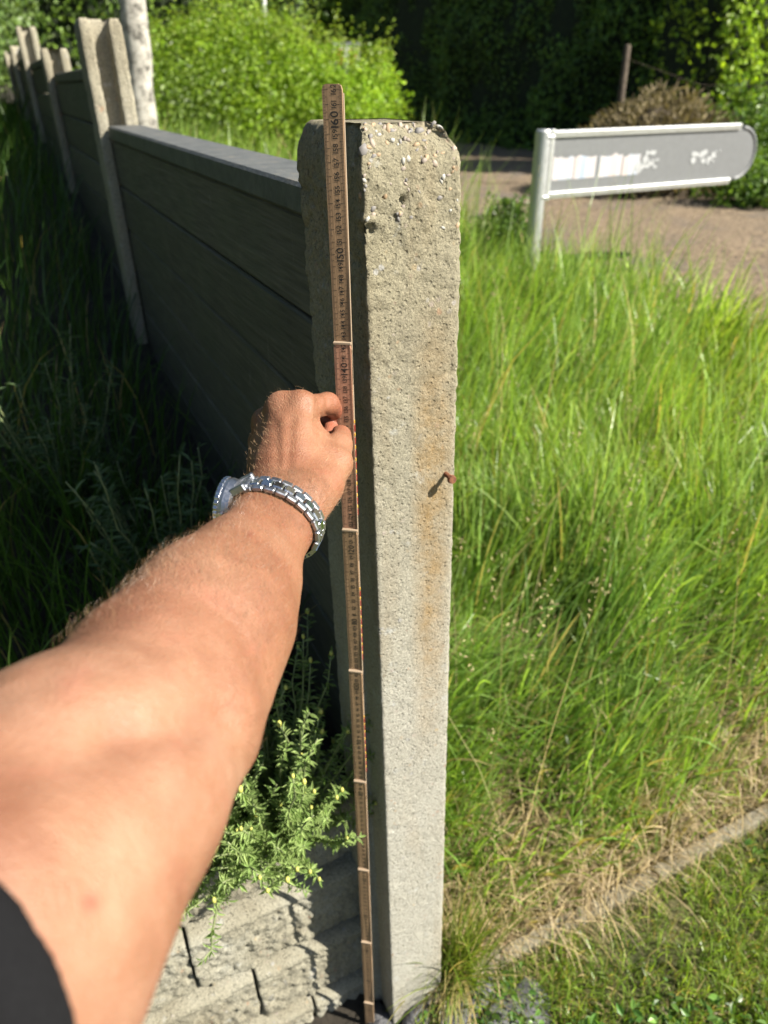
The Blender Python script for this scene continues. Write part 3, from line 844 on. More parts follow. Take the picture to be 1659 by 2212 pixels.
# ------------------------------------------------------------------ leafy shrubs
def herb(name, label, base, stems, h0, h1, spread, lsize, ca, cb, cat, group=None, per=46, bud=None, stemr=0.0016, asp=0.2, droopdir=None, mat=None, seed=0, upto=1.0):
    r_ = np.random.default_rng(seed + 500)
    root = empty(name, base); tag(root, label, cat, group)
    kids = []
    for k in range(stems):
        a = r_.uniform(0, 2 * math.pi); h = r_.uniform(h0, h1); sp = r_.uniform(0.15, 1) ** 0.7 * spread
        d = np.array([math.cos(a) * sp, math.sin(a) * sp, 0])
        if droopdir is not None: d = d + np.array(droopdir) * r_.uniform(0.2, 1)
        pts = []
        for j in range(8):
            t = j / 7
            pts.append(np.array(base) + d * (t ** 0.8) + np.array([0, 0, h * (t ** 1.15)]) + r_.normal(0, 0.004, 3) * t)
        pts = np.array(pts)
        v, f = tube(pts, np.linspace(stemr * 1.4, stemr * 0.6, 8), 5)
        st_ = mobj('stem', v, f, mat_stem, smooth=True); kids.append(st_)
        m_ = per
        tt = r_.uniform(0.12, upto, m_); idx = tt * 7; i0 = np.clip(idx.astype(int), 0, 6); fr = (idx - i0)[:, None]
        P = pts[i0] * (1 - fr) + pts[i0 + 1] * fr
        ax = pts[i0 + 1] - pts[i0]; ax /= np.linalg.norm(ax, axis=1)[:, None]
        ou = r_.standard_normal((m_, 3)); ou -= ax * (ou * ax).sum(1)[:, None]; ou /= np.linalg.norm(ou, axis=1)[:, None]
        tip = ou * 0.9 + ax * 0.75
        nn = np.cross(tip, np.cross(ax, ou)); nn = ax - tip * 0.3
        sz = lsize * r_.uniform(0.5, 1.15, m_)
        t_ = r_.random(m_)[:, None]; cc = np.array(ca) * (1 - t_) + np.array(cb) * t_
        V, Fc, Cc = leaves(P, nn, sz, asp, cc * r_.uniform(0.75, 1.25, m_)[:, None], 0.3, tip)
        lf = mobj('foliage', V, Fc, mat or M['shrub'], st_, cols=Cc, kind='stuff')
        if bud and k % 3 != 1:
            b_ = link('bud', bud, None, st_)
            b_.location = pts[-1]; b_.scale = [r_.uniform(0.7, 1.2)] * 3
    adopt(root, kids)
    return root
N = NT('stem_green'); mat_stem = N.fin(N.ramp(N.noise(60, 3), [(0.3, (0.10, 0.13, 0.05)), (0.7, (0.20, 0.23, 0.10))]), 0.7)
budm = stone_mesh('bud', 0.0042, 3, 1, 0.15, (0.85, 0.85, 1.4))
N = NT('bud_yellow_green'); budm.materials.append(N.fin((0.36, 0.36, 0.08), 0.6))
pb = on_z(590, 1765, 0.62)
sb, rb = fs(pb[0], pb[1])
herb('shrub', 'bright green feathery shrub with yellow buds on top of the block wall', (pb[0], pb[1], 0.60), 150, 0.08, 0.36, 0.20, 0.0140, (0.15, 0.23, 0.06), (0.28, 0.36, 0.13), 'shrub', None, 100, budm, 0.0017, 0.24, (-0.03, -0.05, 0), seed=1)
pb2 = on_z(490, 1850, 0.61)
herb('shrub', 'small green sprig hanging over the wall beside the forearm', (pb2[0], pb2[1] + 0.02, 0.61), 70, 0.05, 0.20, 0.16, 0.015, (0.15, 0.24, 0.06), (0.26, 0.36, 0.12), 'shrub', None, 55, None, 0.0015, 0.2, (0, -0.06, 0), seed=2)
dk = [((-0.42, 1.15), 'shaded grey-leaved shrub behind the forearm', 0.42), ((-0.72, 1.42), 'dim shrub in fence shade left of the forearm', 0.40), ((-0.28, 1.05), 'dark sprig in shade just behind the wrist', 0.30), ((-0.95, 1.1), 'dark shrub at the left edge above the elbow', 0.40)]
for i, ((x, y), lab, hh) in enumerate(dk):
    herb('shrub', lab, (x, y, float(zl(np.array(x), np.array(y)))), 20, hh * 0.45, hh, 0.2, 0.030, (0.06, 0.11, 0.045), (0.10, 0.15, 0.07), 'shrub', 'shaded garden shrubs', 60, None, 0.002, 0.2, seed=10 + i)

# ------------------------------------------------------------------ bushes, hedge and trees
def blob_leaves(cl, n, size, ca, cb, inward=0.35, up=0.35, asp=0.6, thin=0.25, zmin=None, colnoise=0.35, seed=0):
    """leaves on the shells of overlapping lumps cl = [(x,y,z,rx,ry,rz)]"""
    cl = np.array(cl, float); vol = (cl[:, 3] * cl[:, 4] + cl[:, 4] * cl[:, 5] + cl[:, 3] * cl[:, 5]); k = rng.choice(len(cl), n, p=vol / vol.sum())
    d = rng.standard_normal((n, 3)); d /= np.linalg.norm(d, axis=1)[:, None]
    rad = 1 - inward * rng.random(n) ** 1.6
    lump = 1 + 0.32 * vnoise(d * 1.0 + k[:, None] * 3.1, 2.6, seed + 71) + 0.12 * vnoise(d + k[:, None] * 3.1, 7, seed + 72)
    P = cl[k, :3] + d * cl[k, 3:] * (rad * lump)[:, None]
    if zmin is not None:
        ok = P[:, 2] > zmin; P = P[ok]; d = d[ok]
    n = len(P)
    nn = d * 0.7 + rng.standard_normal((n, 3)) * 0.55; nn[:, 2] += up
    c = grasscol(n, ca, cb, 0, sp=0.18) * (1 + colnoise * vnoise(P, 2.2, seed + 73))[:, None].clip(0.4, 1.7)
    return leaves(P, nn, rng.uniform(0.6, 1.25, n) * size, asp, c, 0.3, None, 0.5)
def stems_from(base, tips, r0, mat, parent, name='stem'):
    for p in tips:
        m_ = (np.array(base) * 0.6 + np.array(p) * 0.4) + rng.normal(0, 0.08, 3); m_[2] = base[2] * 0.45 + p[2] * 0.55
        v, f = tube([base, m_, p], [r0, r0 * 0.7, r0 * 0.3], 6)
        mobj(name, v, f, mat, parent, smooth=True)
# bright bush
bc = [(-1.36, 10, 1.45, 1.05, .8, .75), (-2.07, 9.9, 1.55, .95, .8, .8), (-0.64, 10, 1.30, .8, .75, .62), (-0.28, 9.9, 1.25, .6, .65, .66), (-1.7, 10.4, 1.85, 1.0, .8, .55), (-1.07, 9.7, 1.15, 1.1, .7, .5), (-0.03, 9.95, 1.55, .28, .3, .48), (-2.5, 9.9, 1.15, .7, .7, .6), (-2.9, 10.2, 1.3, .6, .6, .7)]
bush = empty('bush', (-1.3, 10.0, 0.65)); tag(bush, 'big bright yellow-green bush behind the fence', 'bush')
V, Fc, Cc = blob_leaves(bc, 46000, 0.045, (0.16, 0.29, 0.017), (0.30, 0.42, 0.034), 0.5, 0.4, 0.6, seed=1)
# loose shoots sticking out of the top
sp_n = 300; sx = rng.uniform(-2.9, 0.15, sp_n); sy = rng.uniform(9.5, 10.5, sp_n); sz = 2.2 - 0.30 * np.abs(sx + 1.6) + rng.uniform(-0.1, 0.05, sp_n)
PP = []
for k in range(sp_n):
    L = rng.uniform(0.15, 0.5); dr = np.array([rng.normal(0, .3), rng.normal(0, .3), 1.0])
    PP.append(np.array([sx[k], sy[k], sz[k]]) + dr * np.linspace(0, L, 14)[:, None] + rng.normal(0, .015, (14, 3)))
PP = np.concatenate(PP)
b2_ = leaves(PP, rng.standard_normal((len(PP), 3)) + np.array([0, 0, .5]), rng.uniform(.03, .05, len(PP)), 0.55, grasscol(len(PP), (0.15, 0.25, 0.02), (0.28, 0.34, 0.05)))
V, Fc, Cc = merge((V, Fc, Cc), b2_)
mobj('foliage', V, Fc, M['leaf'], cols=Cc, kind='stuff').parent = bush
bush.children[0].matrix_parent_inverse = Matrix.Translation(-Vector(bush.location))
_before = set(col.objects)
stems_from((-1.3, 10.0, 0.62), [(c_[0], c_[1], c_[2]) for c_ in bc[:6]], 0.022, M['bark'], None)
adopt(bush, [o for o in col.objects if o not in _before])

# dark hedge along the far side of the road, turning the corner into the sunlit end
def hedge(name, label, A, B, z0, h, th, n, size, ca, cb, hvar=0.15, seed=0, cat='hedge'):
    A = np.array(A, float); B = np.array(B, float); L = np.linalg.norm(B - A); d = (B - A) / L; pn_ = np.array([d[1], -d[0]])
    root = empty(name, (*(A + B) / 2, z0)); tag(root, label, cat)
    t = rng.random(n) * L; face = rng.random(n)
    zz = rng.random(n) * h; oo = rng.uniform(-1, 1, n)
    f_ = face < 0.68; tp = (face >= 0.68) & (face < 0.86); en = face >= 0.86
    oo[f_] = 1 - 0.3 * rng.random(f_.sum()) ** 1.5
    zz[tp] = h * (1 - 0.12 * rng.random(tp.sum()))
    t[en] = np.where(rng.random(en.sum()) < 0.5, 0, L) + rng.normal(0, 0.12, en.sum())
    base = np.column_stack([A[0] + d[0] * t + pn_[0] * oo * th, A[1] + d[1] * t + pn_[1] * oo * th, z0 + zz])
    lum = vnoise(base, 1.1, seed + 81) * 0.28 + vnoise(base, 3.2, seed + 82) * 0.14
    base[:, 0] += pn_[0] * lum * (f_ | en); base[:, 1] += pn_[1] * lum * (f_ | en); base[:, 2] += (lum + hvar * vnoise(base, 0.7, seed + 3)) * tp
    nn = np.column_stack([pn_[0] * np.sign(oo) * f_, pn_[1] * np.sign(oo) * f_, 0.4 + 0.8 * tp]) + rng.standard_normal((n, 3)) * 0.5
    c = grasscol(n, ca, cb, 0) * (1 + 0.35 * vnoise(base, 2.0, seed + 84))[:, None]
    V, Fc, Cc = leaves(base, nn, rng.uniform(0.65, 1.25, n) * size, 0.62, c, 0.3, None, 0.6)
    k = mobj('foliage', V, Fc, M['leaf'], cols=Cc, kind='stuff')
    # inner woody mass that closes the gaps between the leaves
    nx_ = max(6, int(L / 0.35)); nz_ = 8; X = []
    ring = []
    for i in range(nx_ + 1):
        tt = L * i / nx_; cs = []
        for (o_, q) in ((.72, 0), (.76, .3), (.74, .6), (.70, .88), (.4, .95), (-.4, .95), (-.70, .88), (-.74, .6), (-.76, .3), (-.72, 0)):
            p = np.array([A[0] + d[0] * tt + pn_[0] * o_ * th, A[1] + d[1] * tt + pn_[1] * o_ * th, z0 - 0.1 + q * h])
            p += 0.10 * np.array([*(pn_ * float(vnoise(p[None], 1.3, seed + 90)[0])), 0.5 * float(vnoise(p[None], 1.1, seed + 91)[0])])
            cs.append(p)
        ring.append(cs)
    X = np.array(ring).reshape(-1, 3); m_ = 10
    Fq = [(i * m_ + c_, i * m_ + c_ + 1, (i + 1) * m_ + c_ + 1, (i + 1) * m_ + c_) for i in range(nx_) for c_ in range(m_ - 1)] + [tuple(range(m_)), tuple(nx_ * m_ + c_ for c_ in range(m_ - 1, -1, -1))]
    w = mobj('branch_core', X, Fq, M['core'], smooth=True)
    adopt(root, [k, w])
    return root
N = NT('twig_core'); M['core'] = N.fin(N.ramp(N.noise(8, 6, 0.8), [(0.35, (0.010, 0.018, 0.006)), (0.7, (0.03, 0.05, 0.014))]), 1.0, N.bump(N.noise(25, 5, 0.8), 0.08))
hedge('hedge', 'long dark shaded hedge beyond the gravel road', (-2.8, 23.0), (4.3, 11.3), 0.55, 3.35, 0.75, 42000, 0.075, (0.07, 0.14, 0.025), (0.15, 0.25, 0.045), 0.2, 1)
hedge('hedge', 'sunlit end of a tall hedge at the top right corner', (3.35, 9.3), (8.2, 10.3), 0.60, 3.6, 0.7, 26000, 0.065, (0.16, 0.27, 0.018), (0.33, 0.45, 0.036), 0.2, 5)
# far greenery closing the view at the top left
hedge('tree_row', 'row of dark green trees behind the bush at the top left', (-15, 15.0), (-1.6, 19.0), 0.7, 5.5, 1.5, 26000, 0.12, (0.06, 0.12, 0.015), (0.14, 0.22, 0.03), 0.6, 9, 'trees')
hedge('hedge', 'pale green foliage showing above the far end of the dark hedge', (-9.0, 31.0), (6.5, 29.5), 0.7, 6.2, 1.5, 16000, 0.17, (0.13, 0.22, 0.03), (0.26, 0.34, 0.05), 0.5, 13)
hedge('hedge', 'tall added hedge, mostly out of view at the left, blocking sky light', (-5.2, -3.5), (-6.2, 10.2), 0.7, 4.2, 0.8, 15000, 0.10, (0.06, 0.12, 0.02), (0.13, 0.21, 0.035), 0.4, 17)  # added mostly out of view, keeps sky light off the garden side
lt = [(-5.1, 10.4, 2.3, 1.0, .9, 1.0), (-5.6, 10.8, 3.0, 1.0, 1.0, .9), (-4.7, 10.7, 3.1, .7, .8, .8), (-5.3, 10.3, 1.7, .9, .8, .7)]
tr = empty('tree', (-5.2, 10.6, 0.8)); tag(tr, 'leafy grey-green tree at the top left corner behind the posts', 'tree')
V, Fc, Cc = blob_leaves(lt, 9000, 0.085, (0.10, 0.17, 0.05), (0.20, 0.28, 0.09), 0.6, 0.3, 0.6, seed=6)
c1_ = mobj('crown', V, Fc, M['leaf'], cols=Cc, kind='stuff')
v, f = tube([(-5.2, 10.6, .6), (-5.15, 10.6, 1.6), (-5.25, 10.6, 3.0)], [.09, .07, .03], 8); t_ = mobj('trunk', v, f, M['bark'], smooth=True)
adopt(tr, [c1_, t_])
sh = [(-2.7, 8.9, 1.15, .7, .6, .6), (-3.4, 9.3, 1.2, .7, .6, .55), (-2.1, 9.2, 1.3, .6, .6, .7), (-4.1, 9.4, 1.1, .6, .6, .5)]
bu = empty('bush', (-2.9, 9.1, 0.65)); tag(bu, 'mid-green weedy bush between the posts and the pale trunk', 'bush')
V, Fc, Cc = blob_leaves(sh, 9000, 0.06, (0.09, 0.16, 0.02), (0.19, 0.27, 0.04), 0.6, 0.4, 0.5, seed=12)
k1 = mobj('foliage', V, Fc, M['leaf'], cols=Cc, kind='stuff')
v, f = tube([(-2.9, 9.1, .6), (-2.85, 9.1, 1.2)], [.03, .015], 6); k2 = mobj('stem', v, f, M['bark'])
adopt(bu, [k1, k2])

# pale trunk with a crown above the picture
tb = on_y(312, 262, 5.6); ttp = on_y(287, 0, 5.6)
dv = (ttp - tb) / np.linalg.norm(ttp - tb)
tr = empty('tree', (tb[0], tb[1], float(zr(tb[0], tb[1])))); tag(tr, 'tree with a slim pale mottled trunk beside the bright bush', 'tree')
pts = [tb + dv * s_ + rng.normal(0, 0.004, 3) for s_ in np.linspace(-0.95, 3.2, 26)]
v, f = tube(pts, np.linspace(.098, .055, 26) + rng.normal(0, .004, 26), 14); t_ = mobj('trunk', v, f, M['bark_pale'], smooth=True)
kids = [t_]
topc = pts[-1]
for k in range(7):
    a = k * 0.9; e = topc + np.array([math.cos(a) * 0.8, math.sin(a) * 0.8, rng.uniform(0.3, 1.1)]); s0_ = pts[19 + k % 6]
    v, f = tube([s0_, (s0_ + e) / 2 + np.array([0, 0, .12]), e], [.03, .02, .008], 6); kids.append(mobj('branch', v, f, M['bark_pale'], smooth=True))
V, Fc, Cc = blob_leaves([(topc[0] + math.cos(a) * .7, topc[1] + math.sin(a) * .7, topc[2] + .5 + .3 * math.sin(3 * a), .7, .7, .6) for a in np.linspace(0, 5.4, 7)], 7000, 0.06, (0.08, 0.15, 0.02), (0.17, 0.25, 0.04), 0.7, seed=21)
kids.append(mobj('crown', V, Fc, M['leaf'], cols=Cc, kind='stuff')); adopt(tr, kids)

# brown dried shrub in front of the hedge
pc = on_y(1435, 225, 7.6)
bd = empty('dead_shrub', (pc[0], pc[1], 0.7)); tag(bd, 'brown dried-out shrub in front of the hedge above the sign', 'shrub')
n = 9000; d = rng.standard_normal((n, 3)); d[:, 2] = np.abs(d[:, 2]); d /= np.linalg.norm(d, axis=1)[:, None]
P = np.array([pc[0], pc[1], 0.75]) + d * np.array([.80, .6, .78]) * (0.62 + 0.4 * rng.random(n) + 0.14 * vnoise(d, 3, 5))[:, None]
V, Fc, Cc = leaves(P, rng.standard_normal((n, 3)), rng.uniform(.04, .12, n), 0.16, grasscol(n, (0.13, 0.105, 0.060), (0.30, 0.25, 0.15)), 0.3, d + rng.normal(0, .6, (n, 3)))
k1 = mobj('foliage', V, Fc, M['straw'], cols=Cc, kind='stuff')
ps = []
me = stone_mesh('branch_core', 1.0, 5, 3, 0.2, (.62, .46, .6)); k2 = link('branch_core', me, M['bark']); k2.location = (pc[0], pc[1], .75)
adopt(bd, [k1, k2])
# green weeds at the road's right edge below the sign tip
for i, (u, v_, y, lab, r_) in enumerate([(1610, 410, 6.7, 'leafy green weeds at the road edge under the sign tip', .42), (1640, 250, 7.4, 'bright weeds right of the dried shrub', .5), (1090, 462, 4.6, 'dark green leafy weed left of the sign post', .16)]):
    p = on_y(u, v_, y); z0 = float(zr(p[0], p[1])); hgt = max(p[2] - z0 + r_ * 0.6, 0.3)
    w_ = empty('weed', (p[0], p[1], z0)); tag(w_, lab, 'weed')
    V, Fc, Cc = blob_leaves([(p[0], p[1], z0 + hgt * .5, r_, r_ * .8, hgt * .55), (p[0] + r_ * .4, p[1], z0 + hgt * .35, r_ * .7, r_ * .7, hgt * .4)], int(1500 + 2200 * r_), .05 if r_ > .3 else .035, (0.06, 0.13, 0.02), (0.15, 0.24, 0.04), 0.8, seed=30 + i)
    k1 = mobj('foliage', V, Fc, M['leaf'], cols=Cc, kind='stuff')
    v2, f2 = tube([(p[0], p[1], z0 - .02), (p[0] + .01, p[1], z0 + hgt * .5), (p[0], p[1] + .01, z0 + hgt * .9)], [.006, .005, .002], 5); k2 = mobj('stem', v2, f2, mat_stem)
    adopt(w_, [k1, k2])

# ------------------------------------------------------------------ finger sign
def metal(name, c, rough=0.45, met=0.9, sc=40):
    N = NT(name); cc = N.mix(N.noise(sc, 5, 0.7), tuple(x * 0.8 for x in c), tuple(min(1, x * 1.15) for x in c))
    return N.fin(cc, N.ramp(N.noise(sc * 2, 4, 0.7), [(0.3, G3(rough * 0.75)), (0.7, G3(min(1, rough * 1.3)))]), None, Metallic=met)
M['galv'] = metal('galvanised_steel', (0.42, 0.43, 0.43), 0.5, 0.75)
M['alu'] = metal('aluminium_rail', (0.62, 0.63, 0.62), 0.38, 0.8)
M['plate'] = metal('grey_sign_back', (0.155, 0.16, 0.163), 0.6, 0.3)
SY = 3.9
sA = on_y(1174, 287, SY)
nS = np.array([TT[1], -TT[0], 0.0])
def sp(u, v_, off=0.0):
    return on_plane(u, v_, sA + nS * 0.0, RR) + nS * off
sign = empty('finger_sign', (sA[0], sA[1], float(zr(sA[0], sA[1])))); tag(sign, 'blank grey metal finger sign on a pole with peeling white film', 'sign')
kids = []
zb = float(zr(sA[0], sA[1])) - 0.1
v, f = tube([(sA[0], sA[1], zb), (sA[0], sA[1], sA[2] + .005), (sA[0], sA[1], sA[2] + .014)], [.038, .038, .034], 20)
kids.append(mobj('pole', v, f, M['galv'], smooth=False))
TL, BL = sp(1195, 294), sp(1190, 418)
TR = sp(1604, 284); BR = sp(1560, 398)
zt_, zb_ = TL[2], BL[2]
s_l = 0.0; o0 = TL.copy()
Ls = np.dot(TR - TL, TT)
def SP(s_, z, off=0.0): return np.array([o0[0], o0[1], 0]) + TT * s_ + nS * off + np.array([0, 0, z])
hc = (zt_ + zb_) / 2; hh = (zt_ - zb_) / 2
ol = [(0, zb_), (Ls, zb_)] + [(Ls + hh * 1.0 * math.sin(a), hc - hh * math.cos(a)) for a in np.linspace(0.12, math.pi - 0.12, 18)] + [(Ls, zt_), (0, zt_)]
fr = [SP(s_, z, 0.004) for s_, z in ol]; bk = [SP(s_, z, -0.004) for s_, z in ol]; n = len(ol)
kids.append(mobj('sign_plate', np.array(fr + bk), [tuple(range(n)), tuple(range(2 * n - 1, n - 1, -1))] + [(i, n + i, n + (i + 1) % n, (i + 1) % n) for i in range(n)], M['plate']))
# rim following the rounded end
rim = [SP(s_ , z, 0.0) for s_, z in ol[1:-1]]
v, f = tube(rim, 0.011, 8); kids.append(mobj('rim', v, f, M['plate'], smooth=True))
for z, nm in ((zt_ + 0.008, 'rail'), (zb_ - 0.008, 'rail')):
    v, f = join([box(SP(Ls * 0.485, z, 0.0), TT * Ls * 0.49, nS * 0.016, np.array([0, 0, .016]), .004), box(SP(Ls * 0.485, z + 0.006, 0.02), TT * Ls * 0.488, nS * 0.003, np.array([0, 0, .005]), .001)])
    kids.append(mobj(nm, v, f, M['alu']))
v, f = box(SP(-0.012, hc, 0.0), TT * .012, nS * .02, np.array([0, 0, hh + .03]), .004); kids.append(mobj('end_rail', v, f, M['alu']))
for z in (zt_, zb_ - .01):
    v, f = tube([SP(-0.06, z, 0.035), SP(-0.02, z, 0.03)], .008, 8); kids.append(mobj('bolt', v, f, M['galv']))
# faded film, streaked, with torn edge blobs
N = NT('faded_film')
mp = N.n('ShaderNodeMapping'); mp.inputs['Scale'].default_value = (22, 22, 0.7); N.l(N.tc.outputs['Object'], mp.inputs['Vector'])
c = N.ramp(N.noise(1.0, 5, 0.7, mp.outputs[0]), [(0.36, (0.22, 0.27, 0.35)), (0.47, (0.36, 0.40, 0.46)), (0.56, (0.42, 0.36, 0.34)), (0.68, (0.46, 0.47, 0.49))])
M['film'] = N.fin(c, 0.5)
def patch(name, pts2, mat, off):
    P = [SP(a, b, off) for a, b in pts2]; Q = [SP(a, b, off - .001) for a, b in pts2]; n_ = len(P)
    return mobj(name, np.array(P + Q), [tuple(range(n_)), tuple(range(2 * n_ - 1, n_ - 1, -1))] + [(i, n_ + i, n_ + (i + 1) % n_, (i + 1) % n_) for i in range(n_)], mat)
fh = hh * 2
x0 = 0.012
segs_ = [(0.0, 0.10), (0.103, 0.205), (0.222, 0.335), (0.34, 0.425)]
for a, b in segs_:
    top = [(x0 + (b - (b - a) * i / 6) * Ls * 1.02, zb_ + fh * (0.63 + 0.03 * random.uniform(-1, 1) - (0.0 if b < .4 else 0.04))) for i in range(7)]
    kids.append(patch('film', [(x0 + a * Ls * 1.02, zb_ + fh * 0.23), (x0 + b * Ls * 1.02, zb_ + fh * 0.24)] + top, M['film'], 0.0060))
N = NT('white_residue'); M['residue'] = N.fin(N.mix(N.noise(90, 4, 0.7), (0.22, 0.225, 0.23), (0.46, 0.47, 0.47)), 0.7)
for k in range(46):
    g2 = k < 24
    cx_ = (random.gauss(0.475, 0.035) if g2 else random.gauss(0.80, 0.055)) * Ls; cz_ = zb_ + fh * (random.gauss(0.42, 0.12) if g2 else random.gauss(0.50, 0.085))
    r_ = random.uniform(0.005, 0.016); w_ = random.uniform(1.0, 2.0)
    pts2 = [(cx_ + r_ * w_ * math.cos(a) * random.uniform(.6, 1.2), cz_ + r_ * math.sin(a) * random.uniform(.6, 1.2)) for a in np.linspace(0, 2 * math.pi, 9)[:-1]]
    kids.append(patch('film_scrap', pts2, M['residue'], 0.0060 + 0.0012 * (k % 7) / 7))
adopt(sign, kids)

# small red and white plate in the bush, white pole and weathered stake behind
N = NT('red_paint'); M['red'] = N.fin((0.30, 0.04, 0.02), 0.6)
N = NT('white_paint'); M['white'] = N.fin((0.62, 0.62, 0.64), 0.5)
pm_ = on_y(748, 117, 13.0)
sg_ = empty('marker_sign', (pm_[0], pm_[1], 0.7)); tag(sg_, 'small grey framed sign with red blocks half hidden in the bush', 'sign')
X1 = np.array([1.0, 0, 0]); Z1 = np.array([0, 0, 1.0]); Y1 = np.array([0, 1.0, 0])
kids = []
v, f = box(pm_ + Z1 * -0.03, X1 * .21, Y1 * .008, Z1 * .18, .006); kids.append(mobj('frame', v, f, M['galv']))
v, f = box(pm_ + Z1 * -0.045 - Y1 * .010, X1 * .175, Y1 * .003, Z1 * .12, .002); kids.append(mobj('panel', v, f, M['white']))
for dx in (-.10, .10):
    v, f = box(pm_ + Z1 * -0.035 + X1 * dx - Y1 * .0155, X1 * .055, Y1 * .002, Z1 * .10, .001); kids.append(mobj('red_block', v, f, M['red']))
v, f = tube([(pm_[0], pm_[1] + .02, .6), (pm_[0], pm_[1] + .02, pm_[2])], .02, 8); kids.append(mobj('pole', v, f, M['galv']))
adopt(sg_, kids)
pw = on_y(573, 45, 12.0)
v, f = tube([(pw[0], pw[1], .6), (pw[0], pw[1], pw[2]), (pw[0], pw[1], pw[2] + 1.2), (pw[0], pw[1], pw[2] + 1.23)], [.03, .03, .03, .015], 10)
tag(mobj('white_pole', v, f, M['white'], smooth=True), 'thin white pole sticking up behind the bright bush', 'pole')
pk = on_y(1356, 100, 8.0)
v, f = tube([(pk[0], pk[1], .6), (pk[0] + .01, pk[1], 1.2), (pk[0], pk[1], pk[2]), (pk[0], pk[1], pk[2] + .015)], [.036, .034, .031, .02], 9)
stk = mobj('wooden_stake', v, f, M['bark'], smooth=True); tag(stk, 'weathered wooden stake before the dark hedge', 'stake')
v, f = tube([(pk[0], pk[1] - .03, pk[2] - .1), (pk[0] + .8, pk[1] + .1, pk[2] - .32), (pk[0] + 2.2, pk[1] + .2, pk[2] - .35)], .0015, 4); mobj('wire', v, f, M['bark'], stk)
# ------------------------------------------------------------------ folding ruler
RTOP, RLOW = 1.6235, 0.22
RT3 = on_y(718.5, 181, 0.627)
rr_ = ray(797, 2166)
qa = np.dot(rr_, rr_); qb = 2 * np.dot(rr_, CAM - RT3); qc = np.dot(CAM - RT3, CAM - RT3) - (RTOP - RLOW) ** 2
cand = [(-qb + sg * math.sqrt(max(0, qb * qb - 4 * qa * qc))) / (2 * qa) for sg in (-1, 1)]
RB3 = CAM + rr_ * max(cand)
RU = (RT3 - RB3) / np.linalg.norm(RT3 - RB3)
RO3 = RT3 - RU * RTOP                                    # where reading zero stands
RN = np.array([-0.17, -0.985, 0.0]); RN -= RU * np.dot(RN, RU); RN /= np.linalg.norm(RN)   # face normal
RW = np.cross(RU, RN); RW /= np.linalg.norm(RW)
if RW[0] < 0: RW = -RW
def wood(name, a, b):
    N = NT(name)
    mp = N.n('ShaderNodeMapping'); mp.inputs['Scale'].default_value = (240, 240, 22); N.l(N.tc.outputs['Object'], mp.inputs['Vector'])
    gz = N.noise(1.0, 5, 0.6, mp.outputs[0])
    c = N.ramp(gz, [(0.3, a), (0.7, b)])
    c = N.mix(N.ramp(N.noise(60, 4, 0.7), [(0.52, G3(0)), (0.75, G3(0.35))]), c, tuple(x * 0.55 for x in a))
    return N.fin(c, 0.6, N.bump(gz, 0.0004))
M['rule'] = wood('ruler_wood', (0.235, 0.145, 0.078), (0.315, 0.20, 0.11))
M['rule2'] = wood('ruler_wood_pink', (0.31, 0.155, 0.095), (0.39, 0.21, 0.13))
N = NT('ruler_print'); M['ink'] = N.fin((0.012, 0.010, 0.009), 0.6)
M['brass'] = metal('ruler_joint_metal', (0.27, 0.20, 0.135), 0.7, 0.0)
N = NT('stripe_red'); M['st_r'] = N.fin((0.28, 0.03, 0.018), 0.6)
N = NT('stripe_yellow'); M['st_y'] = N.fin((0.60, 0.34, 0.04), 0.5)
# digit outlines from the built-in font
DIG = {}
for ch in '0123456789':
    cu = bpy.data.curves.new('digit', 'FONT'); cu.body = ch; cu.size = 1.0; cu.resolution_u = 3; cu.fill_mode = 'FRONT'; cu.offset = 0.012
    ob = bpy.data.objects.new('digit', cu); col.objects.link(ob)
    dg = bpy.context.evaluated_depsgraph_get(); me = ob.evaluated_get(dg).to_mesh()
    vv = np.array([v.co[:2] for v in me.vertices]); ff = [tuple(p.vertices) for p in me.polygons]
    DIG[ch] = (vv, ff, vv[:, 0].min(), vv[:, 0].max())
    ob.evaluated_get(dg).to_mesh_clear(); bpy.data.objects.remove(ob); bpy.data.curves.remove(cu)
def number_mesh(txt, h):
    """flat digits: x along reading direction, y up; centred"""
    V = []; Fc = []; x = 0; o = 0
    for ch in txt:
        vv, ff, a, b = DIG[ch]
        V.append((vv - np.array([a, 0])) * h / 0.69 + np.array([x, 0])); Fc += [tuple(i + o for i in f) for f in ff]
        o += len(vv); x += (b - a) * h / 0.69 + 0.13 * h
    V = np.concatenate(V); V[:, 0] -= (x - 0.13 * h) / 2; V[:, 1] -= h / 2
    return V, Fc
ruler = empty('folding_ruler', tuple(RO3)); tag(ruler, 'wooden folding ruler held upright, reading from about 20 to 162', 'ruler')
HW, TH = 0.0078, 0.0016
def seg_frame(k):
    z0 = 0.20 * k - 0.022; z1 = 0.20 * k + 0.2235
    return z0, z1
parts = []
